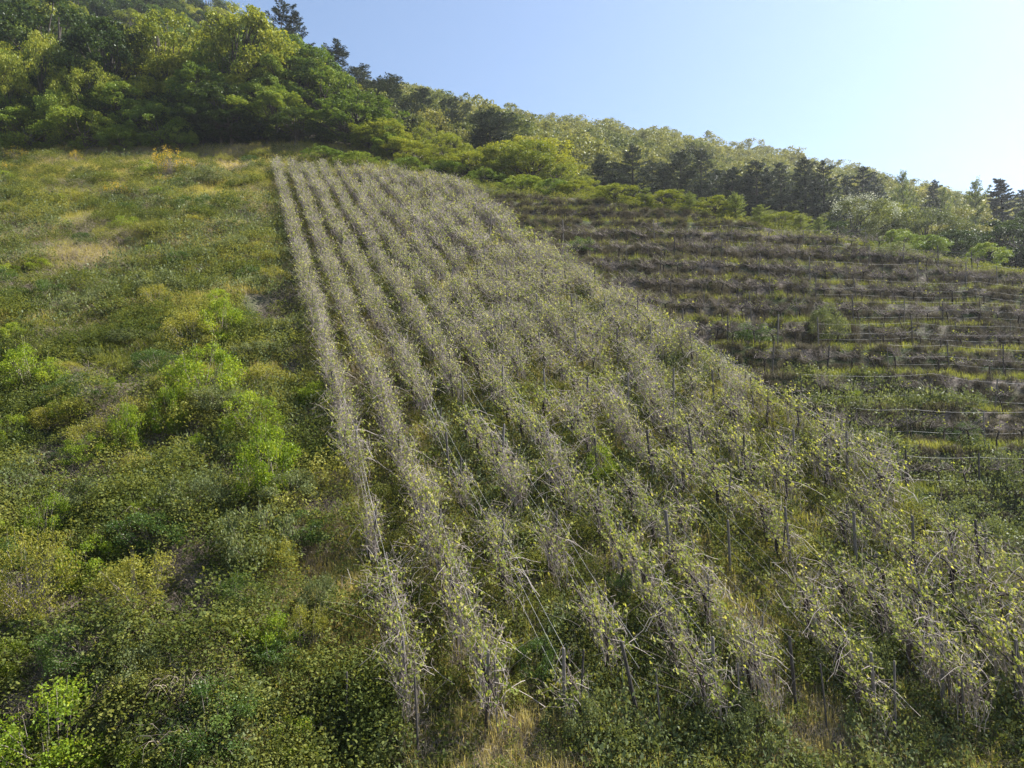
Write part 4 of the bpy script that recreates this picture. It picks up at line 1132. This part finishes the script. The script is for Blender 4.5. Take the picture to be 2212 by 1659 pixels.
HAND = [
 # the wood at the head of the meadow
 ('y', 520, 5, 104, 210, 'tall yellow-green tree against the sky above the shaded wood'),
 ('a', 660, 95, 106, 150, 'bright green tree below the dark ridge conifers'),
 ('y', 360, 0, 108, 190, 'tall yellow-leaved tree at the photo\'s upper edge, left of the sky'),
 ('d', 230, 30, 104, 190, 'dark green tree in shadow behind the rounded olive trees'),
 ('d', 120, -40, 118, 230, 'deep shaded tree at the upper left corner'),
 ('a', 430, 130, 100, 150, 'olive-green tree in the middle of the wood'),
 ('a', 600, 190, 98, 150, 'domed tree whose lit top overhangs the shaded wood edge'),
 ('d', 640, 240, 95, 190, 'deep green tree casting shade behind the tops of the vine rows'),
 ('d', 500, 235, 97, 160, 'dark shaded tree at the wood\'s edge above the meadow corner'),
 ('a', 745, 215, 96, 150, 'big sunlit green tree at the right end of the wood edge'),
 ('y', 800, 265, 94, 100, 'yellow-leaved tree at the end of the wood, over the vines'),
 ('a', 850, 285, 92, 90, 'light green tree stepping down behind the vine tops'),
 ('r', 80, 65, 100, 140, 'large rounded olive tree low in the wood, upper left'),
 ('r', 15, 100, 97, 100, 'rounded yellowish tree cut by the left edge'),
 ('r', 190, 125, 98, 120, 'rounded olive tree right of the largest rounded one'),
 ('s', 185, 225, 95, 130, 'bushy green tree at the meadow\'s upper edge'),
 ('s', 60, 235, 95, 150, 'wide bushy tree at the wood\'s foot on the far left'),
 ('s', 265, 270, 94, 90, 'small bushy tree between two larger ones at the wood\'s foot'),
 ('s', 345, 225, 95, 110, 'bushy tree with pale twigs at the wood\'s foot'),
 ('s', 390, 255, 94, 60, 'narrow bushy tree at the edge of the deep shade'),
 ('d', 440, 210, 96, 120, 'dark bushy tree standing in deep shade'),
 ('s', 130, 180, 97, 110, 'grey-green bushy tree below the rounded olive trees'),
 ('s', 10, 185, 97, 90, 'bushy tree at the left edge below the yellowish one'),
 ('e', 590, -5, 118, 90, 'dark conifer at the photo\'s upper edge, highest on the ridge'),
 ('e', 650, 40, 120, 80, 'dark ridge conifer with a drooping side branch'),
 ('e', 715, 80, 120, 95, 'dark wind-swept conifer standing highest over the bright green tree'),
 ('e', 770, 135, 118, 75, 'small dark ridge conifer between two larger ones'),
 ('e', 825, 148, 114, 120, 'broad dark cedar with plumed branches on the skyline'),
 ('c', 870, 235, 110, 60, 'dark conifer behind the yellow tree at the wood\'s end'),
 ('c', 912, 185, 118, 80, 'straight dark conifer with a bare lower trunk'),
 ('e', 985, 195, 116, 100, 'dark bushy-topped conifer left of the hill wood'),
 ('e', 1030, 270, 105, 70, 'grey twiggy conifer between the two darkest ones'),
 ('e', 1065, 232, 104, 150, 'broad dark cedar spreading before the hill wood'),
 ('n', 925, 255, 98, 70, 'upright pale green tree in front of dark conifers'),
 ('n', 970, 280, 92, 110, 'green tree below the bare-trunked conifer'),
 ('n', 900, 320, 88, 90, 'light green tree just over the vine tops'),
 ('n', 1010, 325, 86, 110, 'yellow-green tree at the vineyard\'s upper corner'),
 ('n', 1090, 310, 88, 100, 'pale green tree leaning on the large domed one'),
 ('n', 1150, 300, 84, 150, 'large domed light green tree above the upper terrace corner'),
 ('y', 1200, 345, 80, 60, 'yellow-green tree at the right flank of the large domed tree'),
 ('s', 960, 345, 84, 90, 'low green bush-tree behind the vine tops'),
 ('s', 1050, 370, 80, 70, 'low leafy tree at the corner where vines and terraces meet'),
 # behind the terraces
 ('c', 1305, 330, 98, 75, 'first dark conifer right of the domed tree'),
 ('e', 1370, 320, 100, 90, 'dark conifer with wide flat branches behind the terraces'),
 ('e', 1470, 315, 100, 110, 'dark cedar behind the terraces, its top leaning right'),
 ('e', 1515, 322, 98, 90, 'leaning dark cedar beside the right-leaning one'),
 ('c', 1440, 350, 104, 60, 'small dark conifer half hidden between two cedars'),
 ('c', 1575, 350, 98, 80, 'dark layered conifer behind the middle of the terraces'),
 ('c', 1635, 340, 98, 90, 'tall layered conifer with a clear straight trunk'),
 ('c', 1695, 345, 98, 70, 'slim layered conifer beside the clear-trunked one'),
 ('c', 1740, 340, 100, 90, 'tall feathery conifer right of the slim one'),
 ('e', 1780, 345, 98, 100, 'broad layered conifer at the right end of the dark group'),
 ('c', 1860, 360, 112, 80, 'dark conifer above the white-flecked tree'),
 ('c', 1905, 370, 116, 60, 'small dark conifer near the skyline, right of centre'),
 ('l', 1955, 370, 120, 50, 'thin airy larch on the lower hill skyline'),
 ('c', 2010, 385, 118, 50, 'conifer standing where the hill skyline sinks'),
 ('l', 2045, 395, 116, 40, 'pale larch beside the sinking skyline'),
 ('l', 2112, 392, 112, 70, 'feathery larch left of the tallest right-hand fir'),
 ('f', 2172, 372, 110, 100, 'tall dark fir standing against the sky at the far right'),
 ('c', 2205, 405, 112, 60, 'dark conifer cut by the right edge beside the tall fir'),
 ('w', 1850, 420, 84, 150, 'white-flecked blossoming tree behind the terraces'),
 ('n', 1930, 430, 88, 110, 'pale tree right of the white-flecked one'),
 ('m', 2000, 440, 84, 130, 'grey-green tree behind the wire terraces'),
 ('m', 2080, 450, 86, 140, 'large pale tree behind the right terraces'),
 ('d', 2150, 470, 76, 150, 'dark green tree at the right behind the terraces'),
 ('d', 2215, 455, 78, 130, 'dark tree cut by the right edge above the terraces'),
 ('s', 2000, 505, 66, 100, 'olive bush-tree at the terrace end'),
 ('s', 2132, 520, 62, 70, 'small bright tree standing alone before the dark right-hand trees'),
 ('s', 1940, 490, 70, 70, 'small green tree under the white-flecked one'),
 ('d', 2060, 490, 72, 100, 'dark leafy tree behind the olive bush-tree'),
 ('d', 1790, 470, 80, 100, 'dark green tree left of the white-flecked one'),
 ('m', 1660, 450, 82, 80, 'pale green tree below the layered conifers'),
 ('n', 1260, 375, 78, 70, 'soft green tree beside the domed one, over the terraces'),
 ('n', 1240, 385, 73, 80, 'light bush-tree at the upper terrace edge, nearest the domed tree'),
 ('n', 1330, 398, 69, 90, 'pale bush-tree on the terrace edge below the first conifer'),
 ('l', 1395, 408, 66, 44, 'slim young larch on the terrace edge'),
 ('n', 1440, 412, 67, 110, 'wide pale bush-tree on the terrace edge'),
 ('l', 1490, 425, 64, 46, 'short young larch on the terrace edge below the cedars'),
 ('n', 1545, 436, 65, 110, 'spreading light green bush-tree on the terrace edge'),
 ('l', 1590, 415, 63, 60, 'tallest young larch on the terrace edge'),
 ('l', 1640, 450, 62, 50, 'young larch below the clear-trunked conifer'),
 ('n', 1690, 470, 63, 100, 'light green bush-tree over the terrace vines'),
 ('l', 1730, 470, 61, 50, 'last young larch before the dark tree'),
 ('l', 1770, 500, 60, 40, 'small pale larch at the end of the larch fringe'),
]
HAND += [
 ('a', 590, 45, 110, 170, 'sunlit green tree right under the highest ridge conifer'),
 ('y', 625, 75, 107, 150, 'yellow-green tree shouldering the second ridge conifer'),
 ('a', 695, 140, 104, 150, 'rounded green tree under the wind-swept conifer'),
 ('a', 770, 200, 98, 150, 'tall green tree where the wood slopes down to the vines'),
 ('y', 830, 250, 95, 120, 'bright yellow-green tree at the lower end of the wood'),
 ('n', 880, 300, 92, 120, 'bushy light tree just behind the middle vine tops'),
 ('n', 1150, 292, 90, 190, 'second crown behind the large domed light tree'),
 ('n', 1060, 320, 90, 130, 'rounded light tree left of the large domed one'),
 ('n', 980, 320, 92, 130, 'light green tree between wood and vineyard corner'),
 ('s', 880, 350, 82, 70, 'bush-tree with a pale top at the vine row tops, below the yellow tree'),
 ('s', 770, 335, 85, 80, 'dark-footed bush-tree just over the middle vine tops'),
 ('s', 700, 325, 87, 80, 'bush-tree in the shade over the vine tops'),
 ('s', 1130, 375, 75, 80, 'low bush-tree under the large domed tree'),
 ('s', 1195, 390, 72, 60, 'low bush-tree right under the large domed tree'),
 ('c', 1340, 350, 106, 80, 'conifer standing back between the first two dark ones'),
 ('e', 1410, 345, 108, 90, 'cedar standing back behind the small dark conifer'),
 ('c', 1545, 360, 108, 90, 'conifer standing back behind the leaning cedars'),
 ('c', 1605, 365, 106, 80, 'conifer filling the gap before the clear-trunked one'),
 ('c', 1670, 362, 106, 90, 'conifer filling the gap after the clear-trunked one'),
 ('e', 1820, 375, 104, 80, 'low dark cedar at the right end of the conifer group'),
 ('e', 690, 120, 114, 80, 'lower dark conifer tucked behind the bright green tree'),
 ('e', 800, 185, 110, 90, 'dark cedar below the plumed one'),
 ('e', 1110, 285, 102, 80, 'small dark cedar right of the broad one'),
]
hs = []
for kd, u, vt, Y, w, lab in HAND:
    hs.append((plant(kd, u, vt, Y, w, lab), kd, u))
print('low/high trees', [(round(h, 1), k, u) for h, k, u in hs if h < 2.2 or h > 24])

SKY_U = [520, 600, 680, 740, 800, 860, 900, 1000, 1100, 1200, 1300, 1400, 1500, 1600, 1700, 1800, 1900, 2000, 2100, 2212, 2500]
SKY_V = [  0,  40, 105, 150, 172, 190, 184, 204, 222, 238, 250, 264, 284, 304, 328, 354, 374, 394, 410, 426, 455]
def skyline(u): return np.where(u < 520, -400, np.interp(u, SKY_U, SKY_V))

# trees filling the wood on the left
n_fill = 0
fill = []
for Y in np.concatenate([np.arange(98, 160, 5.6), np.arange(162, 244, 8)]):
    for X in np.arange(-0.78 * Y - 6, -22, 6.0 if Y < 160 else 8.5):
        x = X + random.uniform(-2, 2); y = Y + random.uniform(-2, 2)
        if x > np.interp(y, [95, 112, 130, 200, 245], [-30, -24, -30, -60, -75]): continue
        fill.append((x, y))
for x, y in fill:
    p = ground(x, y); h = random.uniform(9, 14) if y > 104 else random.uniform(6, 10)
    u, v, d = view_uv(p + np.array([0, 0, h]))
    if u < -80: continue
    lim = float(skyline(u + 25)) + 12
    if v < lim: h -= (lim - v) / FPX * d
    if h < 5: continue
    kd = random.choice('aaydn') if u > 380 else random.choice('addddn')  # mostly dark-leaved trees at far left, their colour standing in for shade
    nm, st, H0, W0, cat = TREES[kd]
    s = h / H0
    thing(nm, random.choice(st), p, random.uniform(0, 6.28), (s * random.uniform(.9, 1.25),) * 2 + (s,), 'leafy tree crowded into the dense wood at the head of the meadow', cat, 'trees crowded in the wood')
    n_fill += 1
print('wood fill', n_fill)

# the hill wood
def both(a):
    tk, cr = a
    me = merge(cr).mesh('hill_tree', M['tree_w'])
    return me
WOODG = [broadleaf(930 + i, H=8.0, W=3.9, z0=.02, lobes=40, per=70, leaf=.34, lr=(.6, 1.1), low=True) for i in range(5)]
WOOD = [[('trunk', t.mesh('hill_trunk', M['bark'])), ('crown', c.mesh('hill_crown', M['tree_w']))] for t, c in WOODG]
WOODC = [both(a) for a in WOODG]
hill = []
for Y in np.arange(106, 246, 6.2):
    for X in np.arange(-60, 215, 6.4):
        x = X + random.uniform(-2.4, 2.4); y = Y + random.uniform(-2.4, 2.4)
        if x < np.interp(y, [95, 112, 130, 200, 250], [-28, -21, -28, -58, -70]): continue
        p = ground(x, y); h = random.choice((random.uniform(5, 8), random.uniform(7, 10.5)))
        if y < 118: h *= .8
        u, v, d = view_uv(p + np.array([0, 0, h]))
        if u > 2420 or u < 780: continue
        lim = float(skyline(u)) + random.gauss(-2, 10)
        if v < lim: h -= (lim - v) / FPX * d
        if h < 3.0: continue
        hill.append((d, p, h))
hill.sort(key=lambda a: a[0])
print('hill trees', len(hill))
NI = 285
for d, p, h in hill[:NI]:
    s = h / 8.0
    o = mesh_obj('hill_tree', random.choice(WOODC), None, p, random.uniform(0, 6.28), (s * random.uniform(.9, 1.2),) * 2 + (s,))
    tag(o, 'round-crowned leafy tree in the unbroken wood on the far hillside', 'tree', 'trees of the hillside wood')
if len(hill) > NI:
    g = Geo(); rest = hill[NI:]; n = len(rest)
    scatter(g, [c for t, c in WOODG], np.array([r[1] for r in rest]), RNG.uniform(0, 6.28, n), np.array([r[2] / 8.0 for r in rest]) * RNG.uniform(.9, 1.2, n), RNG.uniform(0, 1, n), RNG.integers(0, len(WOODG), n), np.array([r[2] / 8.0 for r in rest]))
    tag(mesh_obj('distant_woodland', g.mesh('distant_woodland', M['tree_w'])), 'mass of far tree crowns closing the hilltop wood under the sky', 'woodland', kind='stuff')

# ================================================================== AIR
HAZE = 0.00025
if HAZE > 0:
    zlo, zhi = TV[:, 2].min() - 1.0, max(TV[:, 2].max() + 25, CAMZ + 20)
    bx0, bx1 = TV[:, 0].min() - 5, TV[:, 0].max() + 5
    by0, by1 = TV[:, 1].min() - 5, TV[:, 1].max() + 5
    v = [(x, y, z) for z in (zlo, zhi) for y in (by0, by1) for x in (bx0, bx1)]
    f = [(0, 2, 3, 1), (4, 5, 7, 6), (0, 1, 5, 4), (2, 6, 7, 3), (0, 4, 6, 2), (1, 3, 7, 5)]
    me = bpy.data.meshes.new('haze'); me.from_pydata(v, [], f)
    hm, nt, N, L = new_mat('haze_air')
    pv = N.new('ShaderNodeVolumePrincipled')
    pv.inputs['Color'].default_value = (0.92, 0.95, 1.0, 1); pv.inputs['Density'].default_value = HAZE; pv.inputs['Anisotropy'].default_value = 0.6
    o = N.new('ShaderNodeOutputMaterial'); L.new(pv.outputs[0], o.inputs['Volume'])
    me.materials.append(hm)
    tag(mesh_obj('haze', me), 'thin pale haze lying over the hillside', 'haze', kind='stuff')

# ================================================================== LIGHT, SKY, CAMERA
SUN_AZ, SUN_EL = math.radians(67), math.radians(49)      # azimuth clockwise from +Y (the viewing direction)
w = bpy.data.worlds.new('World'); scene.world = w; w.use_nodes = True
nt = w.node_tree; nt.nodes.clear()
sky = nt.nodes.new('ShaderNodeTexSky'); sky.sky_type = 'NISHITA'; sky.sun_disc = False
sky.sun_elevation = SUN_EL; sky.sun_rotation = SUN_AZ
sky.air_density = 1.0; sky.dust_density = 0.25; sky.ozone_density = 1.0
bg = nt.nodes.new('ShaderNodeBackground'); bg.inputs['Strength'].default_value = 0.073
ow = nt.nodes.new('ShaderNodeOutputWorld')
nt.links.new(sky.outputs[0], bg.inputs[0]); nt.links.new(bg.outputs[0], ow.inputs[0])
sd = bpy.data.lights.new('sun', 'SUN'); sd.energy = 5.0; sd.angle = math.radians(0.53); sd.color = (1.0, 0.96, 0.90)
so = bpy.data.objects.new('sun', sd); COL.objects.link(so)
dirv = Vector((math.sin(SUN_AZ) * math.cos(SUN_EL), math.cos(SUN_AZ) * math.cos(SUN_EL), math.sin(SUN_EL)))
so.rotation_euler = dirv.to_track_quat('Z', 'Y').to_euler(); so.location = (60, 40, 120)

cd = bpy.data.cameras.new('camera'); co = bpy.data.objects.new('camera', cd); COL.objects.link(co)
co.location = (0, 0, CAMZ); co.rotation_euler = (math.pi / 2 + PITCH, 0, 0)
cd.sensor_fit = 'HORIZONTAL'; cd.sensor_width = 36.0; cd.lens = 36.0 * FPX / 2212.0
cd.clip_start = 0.1; cd.clip_end = 3000
scene.camera = co
scene.view_settings.view_transform = 'Standard'; scene.view_settings.look = 'None'
scene.view_settings.exposure = 1.5; scene.view_settings.gamma = 1.0
scene.cycles.max_bounces = 6; scene.cycles.diffuse_bounces = 3; scene.cycles.transmission_bounces = 3; scene.cycles.glossy_bounces = 2
scene.cycles.volume_bounces = 0; scene.cycles.use_denoising = True; scene.cycles.denoising_prefilter = 'NONE'; scene.cycles.transparent_max_bounces = 4
print('faces total', sum(len(o.data.polygons) for o in scene.objects if o.type == 'MESH'))
